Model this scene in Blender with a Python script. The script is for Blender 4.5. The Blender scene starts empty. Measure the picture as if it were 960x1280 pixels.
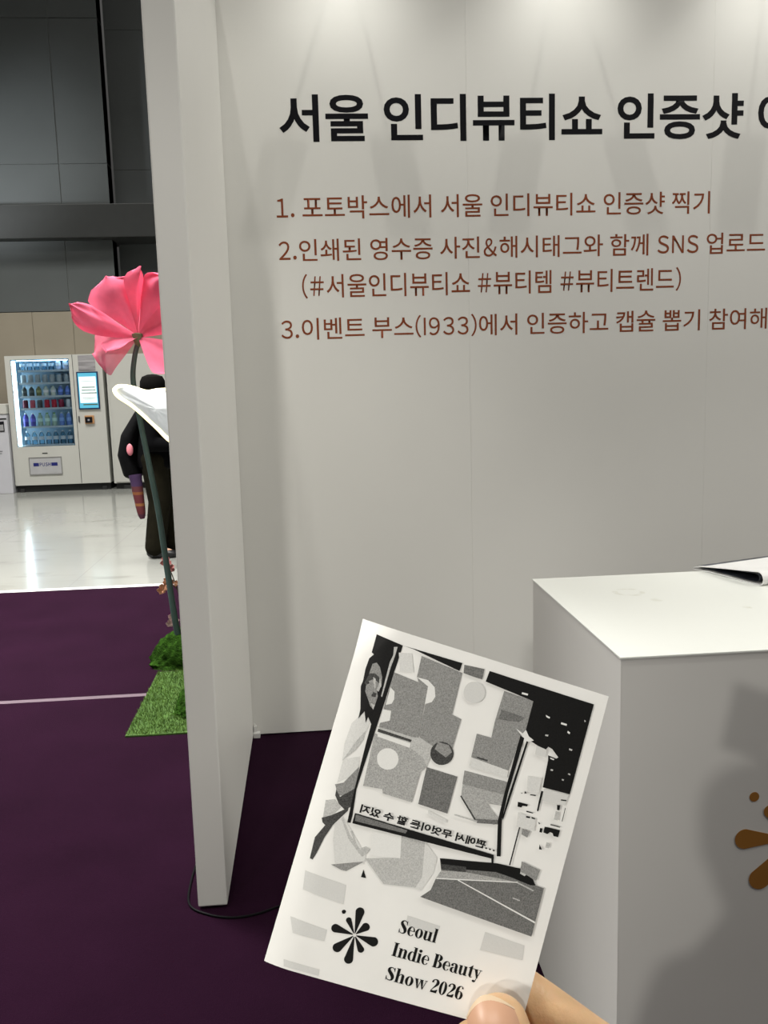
import bpy, bmesh, math, random
from mathutils import Vector, Matrix, noise
S = bpy.context.scene
COL = S.collection
random.seed(7)
PI = math.pi

# ------------------------------------------------------------------ camera
YAW, PITCH, ROLL, FPX = 0.0801, 0.1496, -0.0282, 1118.4
EYE = Vector((0, 0, 1.5))
fw = Vector((math.sin(YAW)*math.cos(PITCH), math.cos(YAW)*math.cos(PITCH), -math.sin(PITCH)))
r0 = Vector((math.cos(YAW), -math.sin(YAW), 0)); u0 = r0.cross(fw)
rt = math.cos(ROLL)*r0 + math.sin(ROLL)*u0
up = -math.sin(ROLL)*r0 + math.cos(ROLL)*u0
cd = bpy.data.cameras.new('camera'); cam = bpy.data.objects.new('camera', cd); COL.objects.link(cam)
M = Matrix((rt, up, -fw)).transposed().to_4x4(); M.translation = EYE; cam.matrix_world = M
cd.sensor_fit = 'VERTICAL'; cd.sensor_height = 32.0; cd.lens = FPX/1280*32.0
cd.clip_start = 0.02; cd.clip_end = 200
S.camera = cam
# ------------------------------------------------------------------ world, lights, exposure
W = bpy.data.worlds.new('hall_air'); S.world = W; W.use_nodes = True
WN = W.node_tree.nodes; WLK = W.node_tree.links; bg = WN['Background']
# light of the lamps high in the hall: brightest overhead, dim towards the horizon
_tc = WN.new('ShaderNodeTexCoord'); _sx = WN.new('ShaderNodeSeparateXYZ'); WLK.new(_tc.outputs['Generated'], _sx.inputs[0])
_mr = WN.new('ShaderNodeMapRange'); _mr.inputs[1].default_value = 0.0; _mr.inputs[2].default_value = 1.0; _mr.inputs[3].default_value = 0.12; _mr.inputs[4].default_value = 1.0
WLK.new(_sx.outputs[2], _mr.inputs[0])
_vm = WN.new('ShaderNodeMix'); _vm.data_type = 'RGBA'; _vm.inputs['A'].default_value = (0, 0, 0, 1); _vm.inputs['B'].default_value = (1.0, 0.985, 0.94, 1)
WLK.new(_mr.outputs[0], _vm.inputs['Factor']); WLK.new(_vm.outputs['Result'], bg.inputs[0]); bg.inputs[1].default_value = 0.18
S.view_settings.view_transform = 'Standard'; S.view_settings.look = 'None'
S.view_settings.gamma = 1; S.view_settings.exposure = 0; S.view_settings.use_curve_mapping = False
def light(name, kind, loc, target, power, color=(1, 1, 1), **kw):
    l = bpy.data.lights.new(name, kind); o = bpy.data.objects.new(name, l); COL.objects.link(o)
    l.energy = power; l.color = color
    for k, v in kw.items(): setattr(l, k, v)
    o.location = loc
    o.rotation_euler = (Vector(target)-Vector(loc)).to_track_quat('-Z', 'Y').to_euler()
    return o
WARM = (1.0, 0.97, 0.90)
# high hall floodlights over the booth, one far behind the photographer, wide soft truss lights, and added fill lights
light('hall_floodlight', 'AREA', (-1.35, 0.1, 11.0), (0.3, 2.6, 1.0), 170, WARM, shape='DISK', size=0.25)
light('hall_floodlight', 'AREA', (2.6, 0.1, 11.0), (0.8, 2.6, 1.0), 170, WARM, shape='DISK', size=0.25)
light('booth_truss_light', 'AREA', (1.0, 1.2, 10.0), (1.0, 1.2, 0.0), 40, WARM, shape='RECTANGLE', size=6, size_y=2)
light('hall_back_floodlight', 'SPOT', (-4.8, -7.75, 4.62), (0.85, 1.48, 0.66), 720, WARM, spot_size=0.25, spot_blend=0.6, shadow_soft_size=0.09)
light('hall_front_floodlight', 'SPOT', (-1.8, -8.0, 5.2), (-0.55, 2.4, 1.0), 1000, WARM, spot_size=0.30, spot_blend=0.7, shadow_soft_size=0.25)
light('print_fill_light', 'SPOT', (-1.5, -0.6, 1.75), (0.07, 0.26, 1.34), 82, WARM, spot_size=0.46, spot_blend=0.7, shadow_soft_size=0.15)  # added fill that brightens the print and hand; no known lamp
light('aisle_fill_light', 'AREA', (-3.2, 4.8, 7.0), (-2.6, 4.9, 0.0), 470, (1, 0.98, 0.94), shape='RECTANGLE', size=2, size_y=2, spread=1.7)  # fill added to brighten the pink flower and outer carpet
light('side_fill_light', 'AREA', (-7.0, 1.0, 8.0), (0.0, 2.5, 0.5), 45, WARM, shape='RECTANGLE', size=3, size_y=3, spread=1.6)  # soft fill added from the left for the counter's side
light('side_fill_light', 'AREA', (8.0, -0.5, 7.0), (0.0, 3.0, 1.0), 125, WARM, shape='RECTANGLE', size=3, size_y=3, spread=1.6)  # soft fill added from the right for the left panel's inner face
light('hall_truss_light', 'AREA', (-4.0, 9.3, 9.0), (-4.0, 9.6, 0.0), 490, (1, 0.98, 0.93), shape='RECTANGLE', size=7, size_y=2, spread=1.75)
light('wall_washer', 'SPOT', (-6.2, 11.0, 3.3), (-4.3, 14.0, 4.6), 520, (0.93, 0.97, 1.0), spot_size=0.75, spot_blend=0.9, shadow_soft_size=0.25)

# ------------------------------------------------------------------ materials
def lin(c):
    return tuple(((x/255)/12.92 if x/255 <= 0.04045 else ((x/255+0.055)/1.055)**2.4) for x in c)
_m = {}
def mat(name, rgb, rough=0.5, var=0.06, scale=8, bump=0.0, bscale=60, spec=0.4, metal=0.0, emit=None, es=0.0, sheen=0.0, sss=0.0, aniso=(1, 1, 1)):
    if name in _m: return _m[name]
    m = bpy.data.materials.new(name); m.use_nodes = True; nt = m.node_tree; N = nt.nodes; L = nt.links
    b = N['Principled BSDF']
    tc = N.new('ShaderNodeTexCoord'); mp = N.new('ShaderNodeMapping'); mp.inputs['Scale'].default_value = aniso
    L.new(tc.outputs['Object'], mp.inputs[0])
    nz = N.new('ShaderNodeTexNoise'); nz.inputs['Scale'].default_value = scale; nz.inputs['Detail'].default_value = 4
    L.new(mp.outputs[0], nz.inputs['Vector'])
    cr = N.new('ShaderNodeValToRGB')
    cr.color_ramp.elements[0].position = 0.3; cr.color_ramp.elements[1].position = 0.7
    cr.color_ramp.elements[0].color = (*[max(0, x*(1-var)) for x in rgb], 1)
    cr.color_ramp.elements[1].color = (*[min(1, x*(1+var)) for x in rgb], 1)
    L.new(nz.outputs['Fac'], cr.inputs[0]); L.new(cr.outputs[0], b.inputs['Base Color'])
    b.inputs['Roughness'].default_value = rough; b.inputs['Specular IOR Level'].default_value = spec; b.inputs['Metallic'].default_value = metal
    if sheen: b.inputs['Sheen Weight'].default_value = sheen; b.inputs['Sheen Roughness'].default_value = 0.28; b.inputs['Sheen Tint'].default_value = (0.30, 0.18, 0.25, 1)
    if sss: b.inputs['Subsurface Weight'].default_value = sss; b.inputs['Subsurface Radius'].default_value = (0.008, 0.003, 0.0015); b.inputs['Subsurface Scale'].default_value = 0.6
    if emit: b.inputs['Emission Color'].default_value = (*emit, 1); b.inputs['Emission Strength'].default_value = es
    if bump:
        n2 = N.new('ShaderNodeTexNoise'); n2.inputs['Scale'].default_value = bscale; n2.inputs['Detail'].default_value = 3
        L.new(tc.outputs['Object'], n2.inputs['Vector'])
        bp = N.new('ShaderNodeBump'); bp.inputs['Strength'].default_value = bump; bp.inputs['Distance'].default_value = 0.01
        L.new(n2.outputs['Fac'], bp.inputs['Height']); L.new(bp.outputs[0], b.inputs['Normal'])
    _m[name] = m
    return m
def glassy(name, color, clear=0.85, rough=0.05):
    if name in _m: return _m[name]
    m = bpy.data.materials.new(name); m.use_nodes = True; nt = m.node_tree; N = nt.nodes; L = nt.links
    N.remove(N['Principled BSDF']); out = N['Material Output']
    t = N.new('ShaderNodeBsdfTransparent'); g = N.new('ShaderNodeBsdfGlossy'); g.inputs['Roughness'].default_value = rough
    t.inputs[0].default_value = (*color, 1)
    fr = N.new('ShaderNodeFresnel'); fr.inputs[0].default_value = 1.35
    mx = N.new('ShaderNodeMixShader'); L.new(fr.outputs[0], mx.inputs[0]); L.new(t.outputs[0], mx.inputs[1]); L.new(g.outputs[0], mx.inputs[2]); L.new(mx.outputs[0], out.inputs['Surface'])
    _m[name] = m
    return m
def sheer(name, rgb, opacity, scale=40):
    """thin sheer cloth: partly see-through, diffuse + translucent weave"""
    if name in _m: return _m[name]
    m = bpy.data.materials.new(name); m.use_nodes = True; nt = m.node_tree; N = nt.nodes; L = nt.links
    N.remove(N['Principled BSDF']); out = N['Material Output']
    tc = N.new('ShaderNodeTexCoord'); nz = N.new('ShaderNodeTexNoise'); nz.inputs['Scale'].default_value = scale
    L.new(tc.outputs['Object'], nz.inputs['Vector'])
    cr = N.new('ShaderNodeValToRGB'); cr.color_ramp.elements[0].color = (*[x*0.85 for x in rgb], 1); cr.color_ramp.elements[1].color = (*rgb, 1)
    L.new(nz.outputs['Fac'], cr.inputs[0])
    d = N.new('ShaderNodeBsdfDiffuse'); tl = N.new('ShaderNodeBsdfTranslucent'); tr = N.new('ShaderNodeBsdfTransparent')
    L.new(cr.outputs[0], d.inputs[0]); L.new(cr.outputs[0], tl.inputs[0])
    a = N.new('ShaderNodeMixShader'); a.inputs[0].default_value = 0.45; L.new(d.outputs[0], a.inputs[1]); L.new(tl.outputs[0], a.inputs[2])
    b = N.new('ShaderNodeMixShader'); b.inputs[0].default_value = opacity; L.new(tr.outputs[0], b.inputs[1]); L.new(a.outputs[0], b.inputs[2])
    L.new(b.outputs[0], out.inputs['Surface']); _m[name] = m
    return m

# ------------------------------------------------------------------ helpers
def link(name, me, m=None, parent=None):
    o = bpy.data.objects.new(name, me); COL.objects.link(o)
    if m is not None and me is not None:
        for q in (m if isinstance(m, (list, tuple)) else [m]): me.materials.append(q)
    if parent: o.parent = parent
    return o
def obj(name, bm, m, parent=None, smooth=False):
    me = bpy.data.meshes.new(name); bmesh.ops.recalc_face_normals(bm, faces=bm.faces[:]); bm.to_mesh(me); bm.free()
    if smooth:
        for p in me.polygons: p.use_smooth = True
    if smooth: me.set_sharp_from_angle(angle=0.7)
    return link(name, me, m, parent)
def tag(o, label=None, cat=None, group=None, kind=None):
    if label: o['label'] = label
    if cat: o['category'] = cat
    if group: o['group'] = group
    if kind: o['kind'] = kind
    return o
def thing(name, label, cat, loc=(0, 0, 0), group=None):
    o = bpy.data.objects.new(name, None); COL.objects.link(o); o.location = loc; o.empty_display_size = 0.1
    return tag(o, label, cat, group)
def box(bm, x0, x1, y0, y1, z0, z1, bev=0.0, mi=0):
    q = bmesh.ops.create_cube(bm, size=1)['verts']
    for v in q: v.co = Vector((x0+(v.co.x+.5)*(x1-x0), y0+(v.co.y+.5)*(y1-y0), z0+(v.co.z+.5)*(z1-z0)))
    fs = {f for v in q for f in v.link_faces}
    for f in fs: f.material_index = mi
    if bev:
        es = {e for v in q for e in v.link_edges}
        r = bmesh.ops.bevel(bm, geom=list(es), offset=bev, segments=2, affect='EDGES', profile=0.6)
        for f in r['faces']: f.material_index = mi
    return bm
def nb(): return bmesh.new()
def _ball():
    q = bmesh.new(); bmesh.ops.create_icosphere(q, subdivisions=3, radius=1); L = [v.co.copy() for v in q.verts]; q.free(); return L
BALL = _ball()
def hull_capsule(bm, p0, ra, p1, rb):
    vs = []
    for p, r in ((p0, ra), (p1, rb)):
        if not isinstance(r, tuple): r = (r, r, r)
        vs += [bm.verts.new(Vector(p)+Vector((c.x*r[0], c.y*r[1], c.z*r[2]))) for c in BALL]
    bmesh.ops.convex_hull(bm, input=vs, use_existing_faces=False)
    loose = [v for v in bm.verts if not v.link_faces]
    if loose: bmesh.ops.delete(bm, geom=loose, context='VERTS')
def flesh(name, segs, voxel, m, parent=None, smooth=6, tweak=None):
    """one continuous surface grown from tapered segments (p0, r0, p1, r1)"""
    me = bpy.data.meshes.new(name+'_raw')
    big = nb()
    for s in segs:
        b2 = nb(); hull_capsule(b2, *s); t = bpy.data.meshes.new('t'); b2.to_mesh(t); b2.free(); big.from_mesh(t); bpy.data.meshes.remove(t)
    bmesh.ops.recalc_face_normals(big, faces=big.faces[:])
    big.to_mesh(me); big.free()
    o = bpy.data.objects.new(name, me); COL.objects.link(o)
    r = o.modifiers.new('r', 'REMESH'); r.mode = 'VOXEL'; r.voxel_size = voxel; r.use_smooth_shade = True
    s = o.modifiers.new('s', 'SMOOTH'); s.factor = 0.5; s.iterations = smooth
    dg = bpy.context.evaluated_depsgraph_get(); dg.update()
    me2 = bpy.data.meshes.new_from_object(o.evaluated_get(dg)); me2.name = name
    bpy.data.objects.remove(o)
    if tweak:
        for v in me2.vertices: v.co = tweak(v.co)
    for p in me2.polygons: p.use_smooth = True
    me2.materials.clear()
    return link(name, me2, m, parent)
def tube(bm, pts, rad, seg=10, caps=True):
    """swept round tube; rad a number or list"""
    pts = [Vector(p) for p in pts]; n = len(pts); rings = []
    t = (pts[1]-pts[0]).normalized(); a = t.orthogonal().normalized()
    for i, p in enumerate(pts):
        t = (pts[min(i+1, n-1)]-pts[max(i-1, 0)]).normalized()
        a = (a-t*a.dot(t)).normalized(); b = t.cross(a)
        r = rad[i] if isinstance(rad, (list, tuple)) else rad
        rings.append([bm.verts.new(p+(a*math.cos(2*PI*k/seg)+b*math.sin(2*PI*k/seg))*r) for k in range(seg)])
    for i in range(n-1):
        for k in range(seg): bm.faces.new((rings[i][k], rings[i][(k+1) % seg], rings[i+1][(k+1) % seg], rings[i+1][k]))
    if caps: bm.faces.new(rings[0][::-1]); bm.faces.new(rings[-1])
def spline(P, n=8):
    P = [Vector(p) for p in P]; out = []
    for i in range(len(P)-1):
        a, b, c, d = P[max(i-1, 0)], P[i], P[i+1], P[min(i+2, len(P)-1)]
        for k in range(n):
            t = k/n
            out.append(0.5*((2*b)+(c-a)*t+(2*a-5*b+4*c-d)*t*t+(3*b-a-3*c+d)*t**3))
    out.append(P[-1]); return out
def lathe(bm, prof, cx=0, cy=0, seg=12, mi=0):
    rings = []
    for r, z in prof: rings.append([bm.verts.new((cx+r*math.cos(2*PI*k/seg), cy+r*math.sin(2*PI*k/seg), z)) for k in range(seg)])
    for i in range(len(rings)-1):
        for k in range(seg):
            f = bm.faces.new((rings[i][k], rings[i][(k+1) % seg], rings[i+1][(k+1) % seg], rings[i+1][k])); f.material_index = mi
    for q in (rings[0][::-1], rings[-1]):
        f = bm.faces.new(q); f.material_index = mi
def raw_text(s, bold):
    c = bpy.data.curves.new('writing', 'FONT'); c.body = s; c.size = 1; c.offset = bold; c.resolution_u = 4
    o = bpy.data.objects.new('writing', c); COL.objects.link(o)
    dg = bpy.context.evaluated_depsgraph_get(); dg.update()
    me = bpy.data.meshes.new_from_object(o.evaluated_get(dg)); bpy.data.objects.remove(o); bpy.data.curves.remove(c)
    return me
def xspan(me):
    xs = [v.co.x for v in me.vertices]; return min(xs), max(xs)
def text_bm(s, bold=0.0, ext=0.0, squeeze=0.88):
    """the writing as a mesh in the XY plane: Hangul syllables on their em grid, Latin signs in the same sans face set proportionally"""
    w1 = xspan(raw_text('서', 0)); w2 = xspan(raw_text('서서', 0)); adv = (w2[1]-w2[0])-(w1[1]-w1[0])
    b = nb(); x = 0.0
    for ch in s:
        if ch == ' ': x += adv*0.26; continue
        latin = ord(ch) < 128
        me = raw_text(chr(ord(ch)+0xFEE0) if latin else ch, bold)
        if ch == 'I':
            ys = [v.co.y for v in me.vertices]; me = bpy.data.meshes.new('bar'); yy = (min(ys), max(ys)); wd = 0.085+2*bold
            me.from_pydata([(0, yy[0], 0), (wd, yy[0], 0), (wd, yy[1], 0), (0, yy[1], 0)], [], [(0, 1, 2, 3)])
        if not me.vertices: x += adv*0.3; continue
        a0, a1 = xspan(me)
        if latin:
            k = squeeze; sb = adv*(0.075 if ch not in '.()' else 0.05)
            for v in me.vertices: v.co.x = x+sb+(v.co.x-a0)*k
            x += (a1-a0)*k+2*sb
        else:
            for v in me.vertices: v.co.x += x
            x += adv
        b.from_mesh(me); bpy.data.meshes.remove(me)
    return b
def solid(b, t):
    b.normal_update(); bmesh.ops.solidify(b, geom=b.faces[:], thickness=t)
def bounds(b):
    xs = [v.co.x for v in b.verts]; ys = [v.co.y for v in b.verts]
    return min(xs), max(xs), min(ys), max(ys)

# ------------------------------------------------------------------ structure
white_panel = mat('white laminate panel', (0.74, 0.735, 0.70), 0.42, 0.015, 1.5, spec=0.3)
XC, TH, YP, YW, HB = -0.290, 0.083, 2.409, 3.662, 3.02
b = nb()
for i in range(3):
    x0 = XC-TH+0.0 if i == 0 else XC+0.953+(i-1)*1.0
    x1 = XC+0.953+i*1.0
    box(b, x0+0.00015, x1-0.00015, YW, YW+TH, 0.012, HB, 0.0004)
wb = tag(obj('wall_back', b, white_panel), kind='structure')
b = nb(); box(b, XC-TH, XC, YP, YW-0.002, 0.012, HB, 0.004)
wl = tag(obj('wall_left', b, white_panel), kind='structure')
b = nb()   # thin levelling feet that carry the panels off the carpet
for x in (XC-0.055, XC+0.6, XC+1.6, XC+2.5): box(b, x-0.02, x+0.02, YW+0.02, YW+0.06, 0.004, 0.012)
for y in (YP+0.12, YW-0.2): box(b, XC-0.06, XC-0.02, y-0.02, y+0.02, 0.004, 0.012)
tag(obj('trim_1', b, mat('grey foot', (0.12, 0.12, 0.12), 0.5)), kind='structure')
# plastic corner connector at the foot of the two panels
b = nb(); box(b, XC+0.001, XC+0.03, YW-0.03, YW-0.002, 0.005, 0.028, 0.003); box(b, XC+0.002, XC+0.016, YW-0.016, YW-0.002, 0.028, 0.055, 0.003); box(b, XC+0.006, XC+0.012, YW-0.012, YW-0.006, 0.05, 0.062, 0.001)
tag(obj('corner_connector', b, mat('clear white plastic', (0.62, 0.62, 0.6), 0.35)), 'small white plastic connector at the floor corner of the two booth panels', 'connector')

# floor of polished pale tiles
def tile_mat():
    m = mat('polished pale tile', (0.275, 0.28, 0.26), 0.14, 0.05, 1.2, spec=0.5)
    nt = m.node_tree; N = nt.nodes; L = nt.links; bs = N['Principled BSDF']
    tc = N.new('ShaderNodeTexCoord'); mp = N.new('ShaderNodeMapping'); L.new(tc.outputs['Object'], mp.inputs[0])
    mp.inputs['Location'].default_value = (0.66, 0.2, 0); 
    br = N.new('ShaderNodeTexBrick'); br.offset = 0; br.inputs['Scale'].default_value = 1.0; br.inputs['Brick Width'].default_value = 1.2; br.inputs['Row Height'].default_value = 1.2; br.inputs['Mortar Size'].default_value = 0.004
    L.new(mp.outputs[0], br.inputs['Vector'])
    src = bs.inputs['Base Color'].links[0].from_socket
    mx = N.new('ShaderNodeMix'); mx.data_type = 'RGBA'; mx.inputs['B'].default_value = (0.24, 0.24, 0.225, 1)
    L.new(br.outputs['Fac'], mx.inputs['Factor']); L.new(src, mx.inputs['A'])
    # scuff marks
    nz = N.new('ShaderNodeTexNoise'); nz.inputs['Scale'].default_value = 1.6; nz.inputs['Detail'].default_value = 6; mp2 = N.new('ShaderNodeMapping'); mp2.inputs['Scale'].default_value = (1, 2.5, 1); L.new(tc.outputs['Object'], mp2.inputs[0]); L.new(mp2.outputs[0], nz.inputs['Vector'])
    cr = N.new('ShaderNodeValToRGB'); cr.color_ramp.elements[0].position = 0.30; cr.color_ramp.elements[0].color = (0.78, 0.78, 0.76, 1); cr.color_ramp.elements[1].position = 0.42; cr.color_ramp.elements[1].color = (1, 1, 1, 1)
    L.new(nz.outputs['Fac'], cr.inputs[0])
    m2 = N.new('ShaderNodeMix'); m2.data_type = 'RGBA'; m2.blend_type = 'MULTIPLY'; m2.inputs['Factor'].default_value = 1
    L.new(mx.outputs['Result'], m2.inputs['A']); L.new(cr.outputs[0], m2.inputs['B']); L.new(m2.outputs['Result'], bs.inputs['Base Color'])
    return m
b = nb(); box(b, -14, 12, -6, 16, -0.1, 0.0)
tag(obj('floor', b, tile_mat()), kind='structure')
# purple carpet, laid in rolls with a taped seam
carpet = mat('purple needle carpet', (0.0135, 0.0034, 0.0110), 0.95, 0.12, 3, bump=0.35, bscale=260, spec=0.03, sheen=0.17)
YE, YS = 6.69, 4.26
def edge_y(x, y0): return y0
b = nb(); box(b, -9, 8, -6, YS-0.012, 0.0, 0.004); box(b, -9, 8, YS+0.012, YE-0.03, 0.0, 0.004)
tag(obj('floor.001', b, carpet), kind='structure')
b = nb(); box(b, -9, 8, YS-0.02, YS+0.02, 0.0005, 0.0048)
tag(obj('trim_2', b, mat('grey seam tape', (0.115, 0.08, 0.10), 0.7)), kind='structure')
b = nb(); box(b, -9, 8, YE-0.032, YE+0.03, 0.0, 0.007, 0.003)
tag(obj('trim_3', b, mat('white edge strip', (0.85, 0.84, 0.82), 0.4)), kind='structure')
# far hall wall: beige panels below, projecting dark ledge, dark panels above
b = nb()
beige = mat('beige wall panel', (0.30, 0.265, 0.205), 0.55, 0.04, 2)
for k in range(-6, 10):
    x0 = -4.05+0.588*k; box(b, x0+0.004, x0+0.584, 14.0, 14.3, 0, 2.60, 0.004)
box(b, -8, 2.5, 14.012, 14.3, 0, 2.6)
tag(obj('wall_far', b, beige), kind='structure')
dark = mat('dark grey cladding', (0.105, 0.115, 0.115), 0.42, 0.06, 1.0, spec=0.3)
b = nb()
for i in range(-4, 3):
    x0 = -3.49+i*2.3
    xa, xb = x0+0.006, x0+2.294
    for (za, zb) in ((2.61, 3.62), (4.10, 4.70), (4.71, 6.69), (6.70, 9.0)):
        if xa < -2.80 < xb:
            box(b, xa, -2.80, 14.0, 14.3, za, zb, 0.004); box(b, -2.796, xb, 14.45, 14.7, za, zb, 0.004)
        else:
            y = 14.0 if xb < -2.8 else 14.45
            box(b, xa, xb, y, y+0.3, za, zb, 0.004)
tag(obj('wall_far.001', b, dark), kind='structure')
b = nb(); box(b, -13, 3.5, 14.02, 14.8, 2.61, 9.0)
box(b, -13, 3.5, 14.46, 14.8, 2.61, 9.0)
bmesh.ops.delete(b, geom=[v for v in b.verts if v.co.y < 14.3], context='VERTS')
b.free(); b = nb(); box(b, -13, -2.8, 14.015, 14.3, 2.61, 9.0); box(b, -2.8, 3.5, 14.46, 14.7, 2.61, 9.0)
tag(obj('trim_4', b, mat('pale joint', (0.16, 0.17, 0.165), 0.6)), kind='structure')
b = nb(); box(b, -13, 3.5, 13.72, 14.7, 3.62, 4.09, 0.01)
tag(obj('trim_5', b, mat('dark ledge', (0.028, 0.030, 0.029), 0.5)), kind='structure')

b = nb(); box(b, -14, 12, 7.2, 15.5, 9.25, 9.45)  # unseen slab over the far zone, added to darken the far wall's top
tag(obj('shade_slab', b, mat('black shade slab', (0.015, 0.015, 0.015), 0.9)), kind='structure')
# ------------------------------------------------------------------ lettering on the back wall
ink = mat('black vinyl', (0.004, 0.004, 0.006), 0.6, 0.1, spec=0.12)
rust = mat('rust brown vinyl', (0.23, 0.057, 0.022), 0.6, 0.08, spec=0.15)
def wall_line(name, s, ref, x0, x1, z0, z1, m, bold, parent, label):
    """s is set so that its part ref fills x0..x1 and z0..z1 of the wall"""
    rb = text_bm(ref, bold); a = bounds(rb); rb.free()
    bm = text_bm(s, bold, 0.004)
    sx = (x1-x0)/(a[1]-a[0]); sz = (z1-z0)/(a[3]-a[2])
    for v in bm.verts:
        v.co = Vector((x0+(v.co.x-a[0])*sx, YW-0.0006-v.co.z*0.1, z0+(v.co.y-a[2])*sz))
    return tag(obj(name, bm, m, parent), label)
wall_line('heading_lettering', '서울 인디뷰티쇼 인증샷 이벤트', '서울 인디뷰티쇼 인증샷', -0.070, 1.790, 2.411, 2.586, ink, 0.021, wb, 'large bold black heading')
wall_line('instruction_lettering', '1. 포토박스에서 서울 인디뷰티쇼 인증샷 찍기', '1. 포토박스에서 서울 인디뷰티쇼 인증샷 찍기', -0.095, 1.660, 2.122, 2.210, rust, 0.004, wb, 'first line of rust brown lettering')
wall_line('instruction_lettering', '2.인쇄된 영수증 사진&해시태그와 함께 SNS 업로드', '2.인쇄된 영수증 사진&해시태그와 함께 SNS 업로드', -0.093, 1.900, 1.961, 2.047, rust, 0.004, wb, 'second line of rust brown lettering')
wall_line('instruction_lettering', '(#서울인디뷰티쇼 #뷰티템 #뷰티트렌드)', '(#서울인디뷰티쇼 #뷰티템 #뷰티트렌드)', -0.007, 1.545, 1.817, 1.913, rust, 0.004, wb, 'rust brown line of hashtags')
wall_line('instruction_lettering', '3.이벤트 부스(I933)에서 인증하고 캡슐 뽑기 참여해', '3.이벤트 부스(I933)에서 인증하고 캡슐 뽑기 참여해', -0.097, 1.918, 1.654, 1.744, rust, 0.004, wb, 'last line of rust brown lettering')

# arm spotlights clamped on the top edge of the back wall, lighting it
def spot_lamp(x, label):
    t = thing('arm_spotlight', label, 'spotlight', (x, YW, HB), 'arm spotlights along the top of the booth wall')
    metal = mat('satin grey metal', (0.35, 0.35, 0.34), 0.35, metal=0.7)
    b = nb(); box(b, -0.03, 0.03, -0.012, TH+0.012, -0.03, 0.02, 0.004); obj('clamp', b, metal, t)
    b = nb(); tube(b, spline([(0, 0.03, 0.02), (0, -0.02, 0.10), (0, -0.16, 0.17), (0, -0.34, 0.19)]), 0.008); obj('arm', b, metal, t, True)
    b = nb(); box(b, -0.075, 0.075, -0.46, -0.33, 0.165, 0.215, 0.012); obj('lamp_head', b, metal, t)
    b = nb(); box(b, -0.06, 0.06, -0.445, -0.345, 0.158, 0.1645, 0.001); obj('lens', b, mat('lit lens', (0.9, 0.9, 0.85), 0.3, emit=(1, 0.98, 0.9), es=4), t)
    l = light('arm_spotlight_beam', 'SPOT', (x, YW-0.38, HB+0.15), (x, YW, HB-0.36), 9.5, (1, 0.99, 0.93), spot_size=1.7, spot_blend=1.0, shadow_soft_size=0.04)
for x, w in ((0.20, 'leftmost'), (1.05, 'second from the left'), (1.88, 'third from the left')):
    spot_lamp(x, 'grey arm spotlight clamped on the booth wall top, %s' % w)

# ------------------------------------------------------------------ display counter
CX, CY0, CY1, CZ = 0.531, 1.483, 2.109, 1.0
t = thing('display_counter', 'white box display counter with an orange flower logo on its front', 'counter', (CX+0.55, CY0+0.313, 0.004))
cm = mat('matt white counter', (0.72, 0.71, 0.68), 0.5, 0.02, 3, spec=0.25)
b = nb(); box(b, -0.55, 0.55, -0.313, 0.313, 0, CZ-0.004-0.004, 0.0015)
obj('body', b, cm, t)
def top_mat():
    m = mat('white counter top', (0.78, 0.795, 0.755), 0.35, 0.01, 3, spec=0.35)
    nt = m.node_tree; N = nt.nodes; L = nt.links; bs = N['Principled BSDF']
    tc = N.new('ShaderNodeTexCoord'); src = bs.inputs['Base Color'].links[0].from_socket
    # a few faint drink rings and smudges, in the counter's own coordinates
    for (x, y, ra, rb, k) in ((-0.372, 0.14, 0.026, 0.034, 0.10), (-0.335, 0.06, 0.0, 0.014, 0.10), (-0.182, -0.035, 0.0, 0.011, 0.16)):
        sb = N.new('ShaderNodeVectorMath'); sb.operation = 'DISTANCE'; L.new(tc.outputs['Object'], sb.inputs[0]); sb.inputs[1].default_value = (x, y, CZ-0.004)
        nz = N.new('ShaderNodeTexNoise'); nz.inputs['Scale'].default_value = 45; L.new(tc.outputs['Object'], nz.inputs['Vector'])
        cr = N.new('ShaderNodeValToRGB'); e = cr.color_ramp.elements
        e[0].position = 0; e[0].color = (0 if ra else 1,)*3+(1,); e[1].position = 1; e[1].color = (0, 0, 0, 1)
        mr = N.new('ShaderNodeMapRange'); mr.inputs[1].default_value = 0; mr.inputs[2].default_value = 0.06; L.new(sb.outputs['Value'], mr.inputs[0])
        if ra:
            for pos, c in ((ra/0.06-0.05, 0), (ra/0.06, 1), (rb/0.06, 1), (rb/0.06+0.06, 0)):
                q = e.new(pos); q.color = (c, c, c, 1)
        else:
            q = e.new(rb/0.06*0.7); q.color = (1, 1, 1, 1); q = e.new(rb/0.06*1.3); q.color = (0, 0, 0, 1)
        L.new(mr.outputs[0], cr.inputs[0])
        ml = N.new('ShaderNodeMath'); ml.operation = 'MULTIPLY'; L.new(cr.outputs[0], ml.inputs[0])
        c2 = N.new('ShaderNodeValToRGB'); c2.color_ramp.elements[0].position = 0.42; c2.color_ramp.elements[1].position = 0.58; L.new(nz.outputs['Fac'], c2.inputs[0]); L.new(c2.outputs[0], ml.inputs[1])
        m2 = N.new('ShaderNodeMath'); m2.operation = 'MULTIPLY'; L.new(ml.outputs[0], m2.inputs[0]); m2.inputs[1].default_value = k*4
        mx = N.new('ShaderNodeMix'); mx.data_type = 'RGBA'; L.new(m2.outputs[0], mx.inputs['Factor']); L.new(src, mx.inputs['A']); mx.inputs['B'].default_value = (0.55, 0.55, 0.46, 1)
        src = mx.outputs['Result']
    L.new(src, bs.inputs['Base Color'])
    return m
b = nb(); box(b, -0.552, 0.552, -0.315, 0.315, CZ-0.008, CZ-0.004, 0.001)
obj('top_panel', b, top_mat(), t)
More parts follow.
